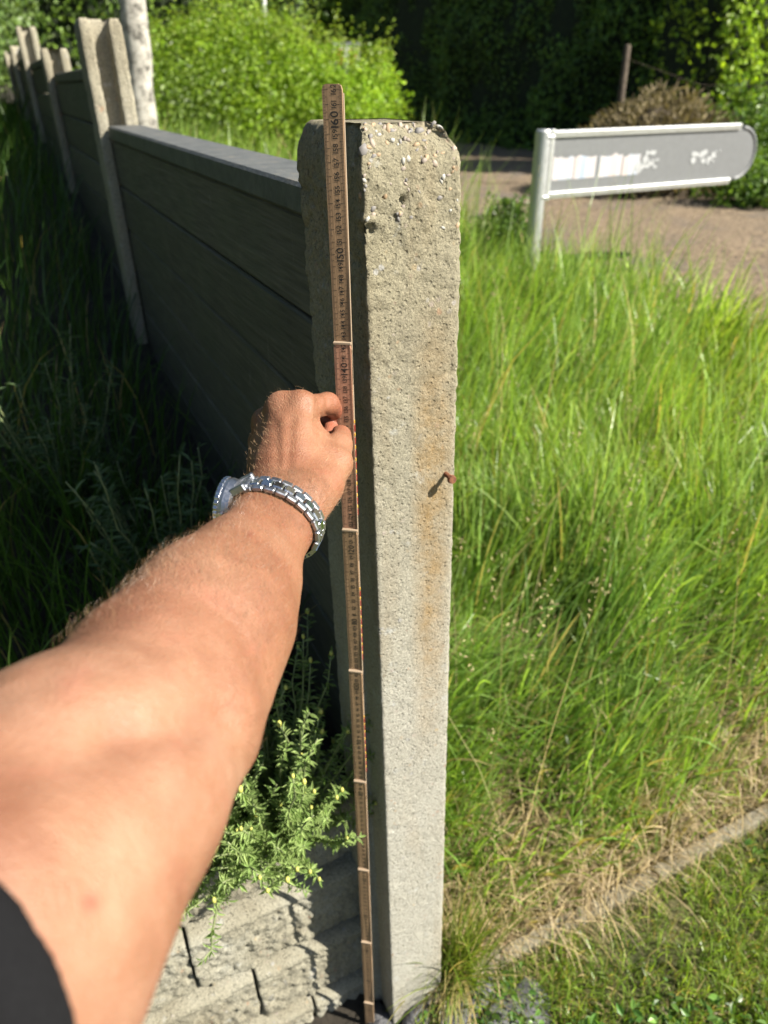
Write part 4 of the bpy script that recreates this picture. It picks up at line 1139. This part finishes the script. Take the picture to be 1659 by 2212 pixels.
for k in range(0, 8):
    z0, z1 = seg_frame(k)
    tilt = 0.0040
    def PT(x, z, off):
        g_ = (z - z0) / (z1 - z0) - 0.5
        return RO3 + RW * x + RU * z + RN * (off + tilt * g_)
    # body outline with rounded top and a waist at the joint
    ol = [(-HW, z0 + .002), (-HW + .002, z0), (HW - .002, z0), (HW, z0 + .002), (HW, z1 - .004), (HW - .0008, z1 - .0012), (HW - .003, z1), (-HW + .003, z1), (-HW + .0008, z1 - .0012), (-HW, z1 - .004)]
    n = len(ol)
    Vv = [PT(x, z, TH) for x, z in ol] + [PT(x, z, -TH) for x, z in ol]
    body = mobj('segment', np.array(Vv), [tuple(range(n)), tuple(range(2 * n - 1, n - 1, -1))] + [(i, n + i, n + (i + 1) % n, (i + 1) % n) for i in range(n)], M['rule2'] if k == 6 else M['rule'])
    parts.append(body)
    lo = z0 + 0.042 if k > 0 else z0 + .022; hi = z1 - 0.0005
    lo = 0.20 * k + 0.0005 - (0.0 if k else 0)
    if k < 7: hi = z1 - 0.0012
    # the lower end of each segment hides behind the next one's top
    tv = []; tf = []
    def quad(x0, x1, za, zb_q, off=TH + 0.00012):
        o_ = len(tv); tv.extend([PT(x0, za, off), PT(x1, za, off), PT(x1, zb_q, off), PT(x0, zb_q, off)]); tf.append((o_, o_ + 1, o_ + 2, o_ + 3))
    mm0 = int(math.ceil((lo + 0.0235) * 1000)) if k else 2
    mm1 = int(math.floor(hi * 1000))
    for mm in range(mm0, mm1 + 1):
        z = mm / 1000.0
        if mm % 10 == 0: ll, lr, w = 0.0046, 0.0050, 0.00042
        elif mm % 5 == 0: ll, lr, w = 0.0034, 0.0034, 0.00036
        else: ll, lr, w = 0.0023, 0.0023, 0.00034
        quad(-HW + .0005, -HW + ll, z - w / 2, z + w / 2); quad(HW - lr, HW - .0004, z - w / 2, z + w / 2)
    mobj('scale_marks', np.array(tv), tf, M['ink'], body)
    nv = []
    for cm in range(int(mm0 / 10 + 0.5), int(mm1 / 10) + 2):
        big = cm % 10 == 0
        if cm < 1: continue
        h = 0.0060 if big else 0.0040
        zc = cm / 100.0 - (0.0 if big else 0.0)
        vv, ff = number_mesh(str(cm), h)
        vv = vv * np.array([1.0 if not big else 1.08, 1.0])
        q3 = np.array([PT(0.0010 - y, zc + x, TH + 0.00016) for x, y in vv])
        zmax = z1 - 0.0006
        inside = ((q3 - RO3) @ RU)
        q3 = q3 - np.outer(np.clip(inside - zmax, 0, 1), RU)
        nv.append((q3, ff))
    v, f = join(nv); mobj('numerals', v, f, M['ink'], body)
    # joint plate across the upper end, edge stripes
    if k < 7:
        v, f = box(PT(0, z1 + .0003, 0), RW * (HW + .0004), RN * (TH + .0004), RU * .0011, .0003); mobj('joint_band', v, f, M['brass'], body)
    v, f = box(PT(HW + .0003, (z0 + z1) / 2 - 0.0, 0.0), RW * .0003, RN * TH * 0.9, RU * ((z1 - z0) / 2 - .006)); e_ = mobj('edge_strip', v, f, M['brass'], body)
    if k in (5, 6, 4):
        for j, zz in enumerate(np.arange(0.20 * k + 0.045, 0.20 * k + 0.15, 0.0068)):
            v, f = box(PT(HW + .0007, zz, 0.0), RW * .0003, RN * TH * .6, RU * (.0034 if j % 2 == 0 else .0015)); mobj('edge_stripe', v, f, M['st_r'] if j % 2 == 0 else M['st_y'], body)
adopt(ruler, parts)

# ------------------------------------------------------------------ arm and hand: one continuous surface
def cpt(u, v, d): return np.array([(u - CX) / F * d, (v - CY) / F * d, d])
prims = []      # a, ra, b, rb, k
def cone(a, ra, b, rb, k=0.010):
    prims.append((np.array(a, float), ra, np.array(b, float), rb, k))
Wr = cpt(606, 1108, 0.545); Q1 = cpt(536, 1212, 0.480); Q2 = cpt(468, 1320, 0.420); El = cpt(338, 1532, 0.350); U1 = cpt(160, 1722, 0.285); U2 = cpt(-95, 2030, 0.225)
Sh = np.array([-0.185, 0.185, 0.03]); Sh2 = np.array([-0.24, 0.23, -0.14])
AC = np.array([0.85, 0.52, 0.0]); AC /= np.linalg.norm(AC)
def pair(a, ea_, ra, b, eb_, rb, k=0.02, ac=AC):
    cone(a - ac * ea_, ra, b - ac * eb_, rb, k); cone(a + ac * ea_, ra, b + ac * eb_, rb, k)
pair(Wr, .0125, .0200, Q1, .0118, .0200)
pair(Q1, .0118, .0200, Q2, .0115, .0270)
pair(Q2, .0115, .0270, El, .0120, .0345, .03)
pair(El, .0120, .0345, U1, .0100, .0410, .03)
pair(U1, .0110, .0425, U2, .0080, .0470, .03)
pair(U2, .0080, .0470, Sh, .0080, .0520, .03)
pair(Sh, .008, .052, Sh2, .008, .055, .03)
# muscle bellies of the forearm
cone(cpt(500, 1250, .452) - AC * .004, .024, cpt(330, 1440, .380) - AC * .003, .033, .03)
cone(cpt(540, 1300, .46) + AC * .002, .022, cpt(440, 1460, .40) + AC * .004, .030, .03)
# palm
iM, mM, rM, pM = cpt(652, 884, .622), cpt(611, 888, .627), cpt(581, 916, .643), cpt(566, 955, .658)
cone(cpt(640, 1075, .566), .018, iM, .0135, .012)
cone(cpt(618, 1078, .562), .019, mM, .0138, .012)
cone(cpt(594, 1070, .570), .018, rM, .0132, .012)
cone(cpt(580, 1066, .580), .018, pM, .0125, .012)
cone(cpt(620, 1010, .60), .022, cpt(625, 930, .635), .019, .014)
cone(iM - np.array([0, 0.002, .002]), .0138, iM, .0120, .006); cone(mM - np.array([0.001, 0.002, .003]), .0145, mM, .012, .006); cone(rM - np.array([.002, .001, .002]), .0135, rM, .012, .006)
# index finger bending to the ruler
iP, iD, iT = cpt(708, 873, .660), cpt(727, 890, .684), cpt(744, 909, .694)
cone(iM, .0125, iP, .0098, .007); cone(iP, .0098, iD, .0084, .004); cone(iD, .0084, iT, .0074, .003)
# middle, ring and little finger folded into the palm
mP, mD, mT = cpt(672, 893, .684), cpt(716, 921, .690), cpt(702, 943, .664)
cone(mM, .0128, mP, .0100, .006); cone(mP, .0100, mD, .0086, .003); cone(mD, .0086, mT, .0078, .003)
rP, rD, rT = cpt(634, 920, .702), cpt(672, 952, .702), cpt(668, 968, .676)
cone(rM, .0122, rP, .0096, .006); cone(rP, .0096, rD, .0082, .003); cone(rD, .0082, rT, .0075, .003)
pP, pD, pT = cpt(604, 965, .708), cpt(636, 988, .706), cpt(640, 998, .684)
cone(pM, .0113, pP, .0086, .006); cone(pP, .0086, pD, .0074, .003); cone(pD, .0074, pT, .0067, .003)
# thumb
tC, tM, tI, tT = cpt(668, 1072, .572), cpt(722, 1003, .612), cpt(732, 962, .640), cpt(735, 941, .656)
cone(tC, .0190, tM, .0150, .010); cone(tM, .0150, tI, .0118, .006); cone(tI, .0118, tT, .0100, .004)
cone(cpt(690, 1030, .600), .0165, cpt(676, 945, .630), .0120, .012)      # web towards the index finger
cone(cpt(655, 1085, .556), .020, cpt(690, 1050, .585), .0175, .012)

H = 0.0017
lo = np.array([-0.36, -0.135, -0.20]); hi = np.array([0.0, 0.27, 0.735])
dim = np.ceil((hi - lo) / H).astype(int) + 1
Fd = np.full(dim, 0.05, np.float32)
axs = [lo[i] + H * np.arange(dim[i]) for i in range(3)]
for a, ra, b, rb, k in prims:
    mn = np.minimum(a, b) - max(ra, rb) - k - 3 * H; mx = np.maximum(a, b) + max(ra, rb) + k + 3 * H
    i0 = np.clip(np.floor((mn - lo) / H).astype(int), 0, dim - 1); i1 = np.clip(np.ceil((mx - lo) / H).astype(int) + 1, 1, dim)
    if np.any(i1 <= i0): continue
    X = axs[0][i0[0]:i1[0]][:, None, None] - a[0]; Y = axs[1][i0[1]:i1[1]][None, :, None] - a[1]; Z = axs[2][i0[2]:i1[2]][None, None, :] - a[2]
    ba = b - a; L2 = np.dot(ba, ba)
    t = np.clip((X * ba[0] + Y * ba[1] + Z * ba[2]) / L2, 0, 1).astype(np.float32)
    dd = np.sqrt((X - ba[0] * t) ** 2 + (Y - ba[1] * t) ** 2 + (Z - ba[2] * t) ** 2) - (ra + (rb - ra) * t)
    sl = tuple(slice(i0[i], i1[i]) for i in range(3))
    A_ = Fd[sl]
    hq = np.clip(0.5 + 0.5 * (A_ - dd) / k, 0, 1)
    Fd[sl] = A_ * (1 - hq) + dd * hq - k * hq * (1 - hq)
def surface_nets(Fd):
    s = Fd < 0
    nx, ny, nz = Fd.shape
    cs = s[:-1, :-1, :-1].astype(np.int8)
    tot = np.zeros((nx - 1, ny - 1, nz - 1), np.int8)
    for dx in (0, 1):
        for dy in (0, 1):
            for dz in (0, 1):
                tot += s[dx:nx - 1 + dx, dy:ny - 1 + dy, dz:nz - 1 + dz]
    act = (tot > 0) & (tot < 8)
    idx = np.argwhere(act); ids = -np.ones(act.shape, np.int32); ids[act] = np.arange(len(idx))
    acc = np.zeros((len(idx), 3)); cnt = np.zeros(len(idx))
    cr = [(0, 0, 0), (1, 0, 0), (0, 1, 0), (1, 1, 0), (0, 0, 1), (1, 0, 1), (0, 1, 1), (1, 1, 1)]
    val = [Fd[idx[:, 0] + c[0], idx[:, 1] + c[1], idx[:, 2] + c[2]] for c in cr]
    for i in range(8):
        for j in range(i + 1, 8):
            if sum(abs(cr[i][q] - cr[j][q]) for q in range(3)) != 1: continue
            m_ = (val[i] < 0) != (val[j] < 0)
            t = val[i][m_] / (val[i][m_] - val[j][m_])
            p = np.array(cr[i])[None] + t[:, None] * (np.array(cr[j]) - np.array(cr[i]))[None]
            acc[m_] += p; cnt[m_] += 1
    V = idx + acc / cnt[:, None]
    Q = []
    for ax in range(3):
        o1, o2 = (ax + 1) % 3, (ax + 2) % 3
        sl0 = [slice(1, -1)] * 3; sl1 = [slice(1, -1)] * 3
        sl0[ax] = slice(0, -1); sl1[ax] = slice(1, None)
        a_ = s[tuple(sl0)]; b_ = s[tuple(sl1)]
        e = np.argwhere(a_ != b_)
        base = e.copy(); base[:, o1] += 1; base[:, o2] += 1
        flip = a_[tuple(e.T)]
        def cell(d1, d2):
            c = base.copy(); c[:, o1] -= d1; c[:, o2] -= d2
            return ids[c[:, 0], c[:, 1], c[:, 2]]
        q = np.stack([cell(1, 1), cell(0, 1), cell(0, 0), cell(1, 0)], 1)
        ok = (q >= 0).all(1); q = q[ok]; fl = flip[ok]
        q[~fl] = q[~fl][:, ::-1]
        Q.append(q)
    return V, np.concatenate(Q)
V, Q = surface_nets(Fd)
V = lo + V * H
# light smoothing, then skin relief: veins, tendons, small dents
nb = np.concatenate([Q[:, [0, 1]], Q[:, [1, 2]], Q[:, [2, 3]], Q[:, [3, 0]]])
for it in range(3):
    acc = np.zeros_like(V); cn = np.zeros(len(V))
    np.add.at(acc, nb[:, 0], V[nb[:, 1]]); np.add.at(cn, nb[:, 0], 1); np.add.at(acc, nb[:, 1], V[nb[:, 0]]); np.add.at(cn, nb[:, 1], 1)
    V = V * 0.5 + 0.5 * acc / np.maximum(cn, 1)[:, None]
def vnormals(V, Q):
    n_ = np.cross(V[Q[:, 2]] - V[Q[:, 0]], V[Q[:, 3]] - V[Q[:, 1]])
    N_ = np.zeros_like(V)
    for c in range(4): np.add.at(N_, Q[:, c], n_)
    return N_ / (np.linalg.norm(N_, axis=1)[:, None] + 1e-12)
Nv = vnormals(V, Q)
V = V + Nv * (0.0009 * vnoise(V, 30, 7) + 0.0005 * vnoise(V, 75, 8))[:, None]
# elbow crease
def crease(p0, p1, depth, w):
    global V
    z_ = V[:, 2].clip(0.1); q = V[:, :2] / z_[:, None]; a_ = p0[:2] / p0[2]; ba = p1[:2] / p1[2] - a_
    t = np.clip(((q - a_) @ ba) / np.dot(ba, ba), 0, 1); d = np.linalg.norm(q - a_ - t[:, None] * ba, axis=1) * z_
    near = (Nv[:, 2] < 0) & (np.abs(V[:, 2] - (p0[2] + p1[2]) / 2) < 0.09)
    V = V - Nv * (near * depth * np.exp(-(d / w) ** 2))[:, None]
crease(cpt(260, 1575, .295), cpt(470, 1555, .335), .0040, .010)
crease(cpt(60, 1640, .28), cpt(300, 1590, .30), .0030, .012)
crease(cpt(470, 1400, .38), cpt(430, 1540, .34), .0016, .012)
crease(cpt(480, 1560, .335), cpt(540, 1640, .33), .0014, .007)
crease(cpt(688, 866, .640), cpt(684, 908, .652), .0022, .0030)
crease(cpt(708, 862, .650), cpt(704, 896, .662), .0014, .0022)
crease(cpt(662, 868, .618), cpt(668, 896, .622), .0009, .0030)
crease(cpt(738, 955, .628), cpt(756, 966, .640), .0010, .0025)
crease(cpt(684, 908, .652), cpt(712, 934, .652), .0020, .0030)
crease(cpt(630, 905, .607), cpt(622, 1010, .585), .0012, .0040)
crease(cpt(596, 915, .620), cpt(600, 1010, .585), .0010, .0040)
Nv = vnormals(V, Q)
Wv = cam2w(V); Nw = Nv[:, 0:1] * RT + Nv[:, 1:2] * DN + Nv[:, 2:3] * FW
if np.mean((Nw * (Wv - Wv.mean(0))).sum(1)) < 0: Q = Q[:, ::-1]; Nw = -Nw; Nv = -Nv

N = NT('skin')
c = N.ramp(N.noise(13, 6, 0.65), [(0.32, (0.160, 0.068, 0.038)), (0.5, (0.222, 0.107, 0.062)), (0.68, (0.270, 0.146, 0.092))])
c = N.mix(N.ramp(N.noise(45, 3, 0.6), [(0.55, G3(0)), (0.8, G3(0.35))]), c, (0.29, 0.105, 0.068))
at = N.n('ShaderNodeAttribute', attribute_name='Col')
c = N.mix(1.0, c, at.outputs['Color'], 'MULTIPLY')
b1_ = N.bump(N.noise(420, 4, 0.7), 0.0008, 0.7)
b2_ = N.bump(N.voro(800), 0.0006, 0.6, b1_)
M['skin'] = N.fin(c, N.ramp(N.noise(200, 3), [(0.35, G3(0.40)), (0.65, G3(0.62))]), b2_, **{'Specular_IOR_Level': 0.35, 'Subsurface_Weight': 0.12, 'Subsurface_Scale': 0.006})
M['skin'].node_tree.nodes['Principled BSDF'].inputs['Subsurface Radius'].default_value = (1.0, 0.35, 0.2)
# natural skin colour: tanned outer forearm, paler inner upper arm, redder fingertips, a mole or two
tc = np.ones((len(V), 3))
tanr = np.clip((V[:, 2] - 0.30) / 0.14, 0, 1)
tc *= (1.03 - 0.26 * tanr)[:, None] ** np.array([0.62, 1.0, 1.35])
tc *= (1 + 0.10 * fbm(V, 24, 91))[:, None] ** np.array([0.6, 1.0, 1.1])
fing = np.exp(-(np.linalg.norm(V - cpt(716, 912, .675), axis=1) / 0.026) ** 2)
tc *= 1 - fing[:, None] * np.array([-0.04, 0.26, 0.22])
for (u, v_, d, r_, s_) in ((195, 1950, .225, .0030, .45), (540, 1155, .50, .0022, .40), (430, 1545, .33, .010, .12), (430, 1060, .5, .002, .3)):
    dist = np.linalg.norm(V[:, :2] / V[:, 2:3].clip(0.05) - cpt(u, v_, 1.0)[:2], axis=1) * d
    tc *= 1 - (np.exp(-(dist / r_) ** 2) * s_)[:, None] * np.array([0.55, 1.0, 1.0])
person = empty('person', tuple(cam2w(Sh))); tag(person, 'bare left arm in a black sleeve reaching out to grip the ruler', 'person')
arm = mobj('arm', Wv, [Q], M['skin'], cols=tc, smooth=True)
# fine arm hair
fz = V[:, 2]
cand = np.where((fz > 0.30) & (fz < 0.555) & (Nv[:, 2] < -0.12))[0]
wgt = np.clip((fz[cand] - 0.30) / 0.12, 0.05, 1) * np.clip(-0.05 - Nv[cand, 2], 0.05, 1)
def hair(n_, ids_, L0, L1, w, c0, c1):
    V0 = Wv[ids_] + rng.normal(0, .0008, (n_, 3)); Nn = Nw[ids_]
    axis = -(cam2w(Q2) - cam2w(Wr)); axis /= np.linalg.norm(axis)
    acr = RT * AC[0] + DN * AC[1]
    sw = vnoise(V[ids_], 18, 14)
    D = axis[None] * (0.55 + 0.3 * rng.random(n_)[:, None]) - acr[None] * (0.75 + 0.5 * sw)[:, None] + rng.normal(0, .35, (n_, 3))
    D -= Nn * (D * Nn).sum(1)[:, None]; D /= np.linalg.norm(D, axis=1)[:, None]
    L = rng.uniform(L0, L1, n_)[:, None]
    cv = rng.normal(0, .35, (n_, 1)); side = np.cross(Nn, D)
    pts = [V0 - Nn * .0004]
    for t in (0.33, 0.66, 1.0):
        pts.append(V0 + D * L * t + Nn * L * (0.42 * math.sin(t * 2.2)) + side * L * cv * t * t)
    vw = np.cross(D, V0 - CAM); vw /= np.linalg.norm(vw, axis=1)[:, None]
    Vh = np.zeros((n_, 7, 3), np.float32)
    for i in range(3):
        ww = w * (1 - 0.25 * i); Vh[:, 2 * i] = pts[i] - vw * ww / 2; Vh[:, 2 * i + 1] = pts[i] + vw * ww / 2
    Vh[:, 6] = pts[3]
    bq = (np.arange(n_) * 7)[:, None]
    t_ = rng.random(n_)[:, None]; cc = np.array(c0) * (1 - t_) + np.array(c1) * t_
    return Vh.reshape(-1, 3), [np.concatenate([bq + np.array([0, 1, 3, 2])[None], bq + np.array([2, 3, 5, 4])[None]]), bq + np.array([4, 5, 6])[None]], np.repeat(cc, 7, 0)
ids_ = rng.choice(cand, 4600, p=wgt / wgt.sum())
h1_ = hair(4600, ids_, .004, .009, .00008, (0.06, 0.03, 0.015), (0.26, 0.15, 0.07))
hc_ = np.where((fz > 0.555) & (fz < 0.62) & (Nv[:, 2] < 0.0))[0]
h2_ = hair(420, rng.choice(hc_, 420), .003, .007, .0001, (0.35, 0.2, 0.1), (0.55, 0.36, 0.2))
Vh, Fh, Ch = merge(h1_, h2_)
N = NT('body_hair'); at = N.n('ShaderNodeAttribute', attribute_name='Col'); M['hair'] = N.fin(at.outputs['Color'], 0.45)
hairo = mobj('arm_hair', Vh, Fh, M['hair'], cols=Ch, kind='stuff')
# black sleeve around the upper arm
N = NT('black_jersey')
M['cloth'] = N.fin(N.mix(N.noise(900, 3), (0.003, 0.003, 0.0035), (0.013, 0.013, 0.014)), 1.0, N.bump(N.noise(1400, 3), 0.0006), **{'Specular_IOR_Level': 0.1})
def sleeve():
    axis = Sh - U2; axis /= np.linalg.norm(axis)
    C0 = SL_C
    e1 = np.cross(axis, np.array([0, 0, 1.0])); e1 /= np.linalg.norm(e1); e2 = np.cross(axis, e1)
    tl = SL_T; n_ = 72
    nrm = axis + e1 * tl[0] + e2 * tl[1]
    Vs = []; prof = [(0.006, -0.0035), (0.0, -0.0015), (-0.0008, 0.0), (0.0, 0.0012), (0.006, 0.0022), (0.017, 0.0026), (0.0185, 0.0016), (0.020, 0.0028), (0.05, 0.004), (0.09, 0.006), (0.14, 0.008), (0.22, 0.012)]
    for (s_, dr) in prof:
        for j in range(n_):
            th = 2 * math.pi * j / n_
            rad = SL_R + dr + 0.0030 * math.sin(3 * th + s_ * 40) * min(1, max(0, s_ - .01) * 12)
            d_ = e1 * math.cos(th) * rad + e2 * math.sin(th) * rad
            sh_ = -(tl[0] * math.cos(th) + tl[1] * math.sin(th)) * rad
            Vs.append(C0 + axis * (s_ + sh_) + d_)
    Fs = [(i * n_ + j, i * n_ + (j + 1) % n_, (i + 1) * n_ + (j + 1) % n_, (i + 1) * n_ + j) for i in range(len(prof) - 1) for j in range(n_)]
    return cam2w(np.array(Vs)), Fs
SL_C = U2 + (Sh - U2) * 0.088; SL_R = 0.0598; SL_T = (0.0, 0.0)
v, f = sleeve()
slv = mobj('sleeve', v, f, M['cloth'], smooth=True); slv['label'] = 'black short sleeve hem on the upper arm'
adopt(person, [arm, hairo, slv])

# ------------------------------------------------------------------ wrist watch on a steel bracelet
M['steel'] = metal('brushed_steel', (0.40, 0.41, 0.43), 0.36, 1.0, 300)
M['steel2'] = metal('polished_steel', (0.46, 0.47, 0.49), 0.24, 1.0, 300)
N = NT('dial_black'); M['dial'] = N.fin((0.01, 0.012, 0.02), 0.3)
N = NT('crystal'); M['crystal'] = N.fin((1, 1, 1), 0.02, None, **{'Transmission_Weight': 1.0, 'IOR': 1.5})
wa = (Q1 - Wr); wa /= np.linalg.norm(wa)
wc_ = AC - wa * np.dot(AC, wa); wc_ /= np.linalg.norm(wc_)
wn_ = np.cross(wa, wc_); 
if wn_[2] > 0: wn_ = -wn_
to_w = lambda d: d[0] * RT + d[1] * DN + d[2] * FW
WA, WC, WN = to_w(wa), to_w(wc_), to_w(wn_)
WO = cam2w(Wr + (Q1 - Wr) * 0.13)
EA, EB = 0.0352, 0.0258
def epos(th): return WO + WC * EA * math.cos(th) + WN * EB * math.sin(th)
def eframe(th):
    t = -WC * EA * math.sin(th) + WN * EB * math.cos(th); t /= np.linalg.norm(t)
    nrm = np.cross(t, WA); 
    if np.dot(nrm, epos(th) - WO) < 0: nrm = -nrm
    return t, nrm / np.linalg.norm(nrm)
watch = empty('wrist_watch', tuple(WO)); tag(watch, 'steel diver style wrist watch on a link bracelet on the wrist', 'watch')
kids = []
ths = np.linspace(0, 2 * math.pi, 2000); arc = np.concatenate([[0], np.cumsum([np.linalg.norm(epos(ths[i + 1]) - epos(ths[i])) for i in range(1999)])])
tot = arc[-1]
head_th = R(196)
sh_ = np.interp(head_th, ths, arc)
pitch = 0.0088
def linkmesh(name, l, w, t, b, mat):
    v, f = box((0, 0, 0), (l / 2, 0, 0), (0, w / 2, 0), (0, 0, t / 2), b); me = mesh_data(name, v, f); me.materials.append(mat); return me
LO = linkmesh('outer_link', pitch * 0.94, 0.0058, 0.0038, 0.0012, M['steel']); LC = linkmesh('centre_link', pitch * 0.93, 0.0090, 0.0042, 0.0015, M['steel2'])
def put(name, me, s_arc, woff, lift=0.0):
    th = np.interp(s_arc % tot, arc, ths); t, nrm = eframe(th); p = epos(th) + WA * woff + nrm * lift
    y = np.cross(nrm, t)
    mw = Matrix(((t[0], y[0], nrm[0], p[0]), (t[1], y[1], nrm[1], p[1]), (t[2], y[2], nrm[2], p[2]), (0, 0, 0, 1)))
    o = link(name, me, None, None, mw=mw); kids.append(o); return o
gap = 0.0195
s0_ = sh_ - gap; s1_ = sh_ + gap           # bracelet runs both ways from the head
clasp_c = np.interp(R(360 - 42), ths, arc)
nrow = int((tot - 2 * gap) / pitch)
for k in range(nrow):
    s_ = s0_ - pitch * (k + 0.5)
    if abs(((s_ - clasp_c + tot / 2) % tot) - tot / 2) < 0.019: continue
    put('outer_link', LO, s_, 0.0077); put('outer_link', LO, s_, -0.0077)
    put('centre_link', LC, s_ + pitch * 0.5, 0.0, 0.0002)
# clasp plate
def band(sA_, sB_, w, t, mat, name, n_=14, lift=0.0):
    Vb = []
    for i in range(n_ + 1):
        th = np.interp((sA_ + (sB_ - sA_) * i / n_) % tot, arc, ths); _, nrm = eframe(th); p = epos(th) + nrm * lift
        for (a_, b_) in ((-w / 2, -t / 2), (-w / 2, t / 2 - .0006), (-w / 2 + .0006, t / 2), (w / 2 - .0006, t / 2), (w / 2, t / 2 - .0006), (w / 2, -t / 2)):
            Vb.append(p + WA * a_ + nrm * b_)
    Fb = [(i * 6 + c, i * 6 + 6 + c, i * 6 + 6 + (c + 1) % 6, i * 6 + (c + 1) % 6) for i in range(n_) for c in range(6)] + [tuple(range(6)), tuple(n_ * 6 + c for c in range(5, -1, -1))]
    o = mobj(name, np.array(Vb), Fb, mat); kids.append(o); return o
cl = band(clasp_c - .018, clasp_c + .018, 0.0185, 0.0034, M['steel2'], 'clasp', 14, 0.0012)
for k in range(4):
    th = np.interp(clasp_c + .012 - k * .0035, arc, ths); _, nrm = eframe(th)
    v, f = box(epos(th) + nrm * .0012 + WA * .0093, WA * .0002, nrm * .0007, np.cross(nrm, WA) * .0007); mobj('adjuster_hole', v, f, M['dial'], cl)
# head: case, bezel with coin edge, dial, crystal, crown, lugs
th = head_th; t, nrm = eframe(th); hc0 = epos(th) + nrm * 0.0030
ydir = np.cross(nrm, t)
def disc(prof, n_=64, notch=None):
    Vd = []; 
    for (r_, z) in prof:
        for j in range(n_):
            a = 2 * math.pi * j / n_; rr2 = r_
            if notch and r_ > 0.0185: rr2 = r_ - notch * (0.5 + 0.5 * math.cos(a * 30))
            Vd.append(hc0 + t * rr2 * math.cos(a) + ydir * rr2 * math.sin(a) + nrm * z)
    Fd_ = [(i * n_ + j, i * n_ + (j + 1) % n_, (i + 1) * n_ + (j + 1) % n_, (i + 1) * n_ + j) for i in range(len(prof) - 1) for j in range(n_)]
    Fd_ += [tuple(range(n_ - 1, -1, -1)), tuple((len(prof) - 1) * n_ + j for j in range(n_))]
    return np.array(Vd), Fd_
v, f = disc([(.0165, -.0065), (.0190, -.005), (.0196, .000), (.0190, .0026)]); kids.append(mobj('case', v, f, M['steel']))
v, f = disc([(.0196, .0027), (.0200, .0030), (.0200, .0056), (.0186, .0066), (.0162, .0072)], 240, .0007); bz = mobj('bezel', v, f, M['steel2']); kids.append(bz)
v, f = disc([(.0160, .0073), (.0160, .0078), (.0150, .0082)]); kids.append(mobj('crystal', v, f, M['dial']))
LG = linkmesh('lug', 0.0125, 0.0038, 0.0062, 0.0016, M['steel']); EL = linkmesh('end_link', 0.0115, 0.0150, 0.0048, 0.0016, M['steel'])
for sg in (-1, 1):
    for wo in (-.0098, .0098): put('lug', LG, sh_ + sg * 0.0185, wo, 0.0022)
    put('end_link', EL, sh_ + sg * 0.0190, 0.0, 0.0010)
v, f = tube([hc0 + t * .0 + ydir * .0192 - nrm * .001, hc0 + ydir * .0235 - nrm * .001], .0030, 14); kids.append(mobj('crown', v, f, M['steel2']))
adopt(watch, kids)
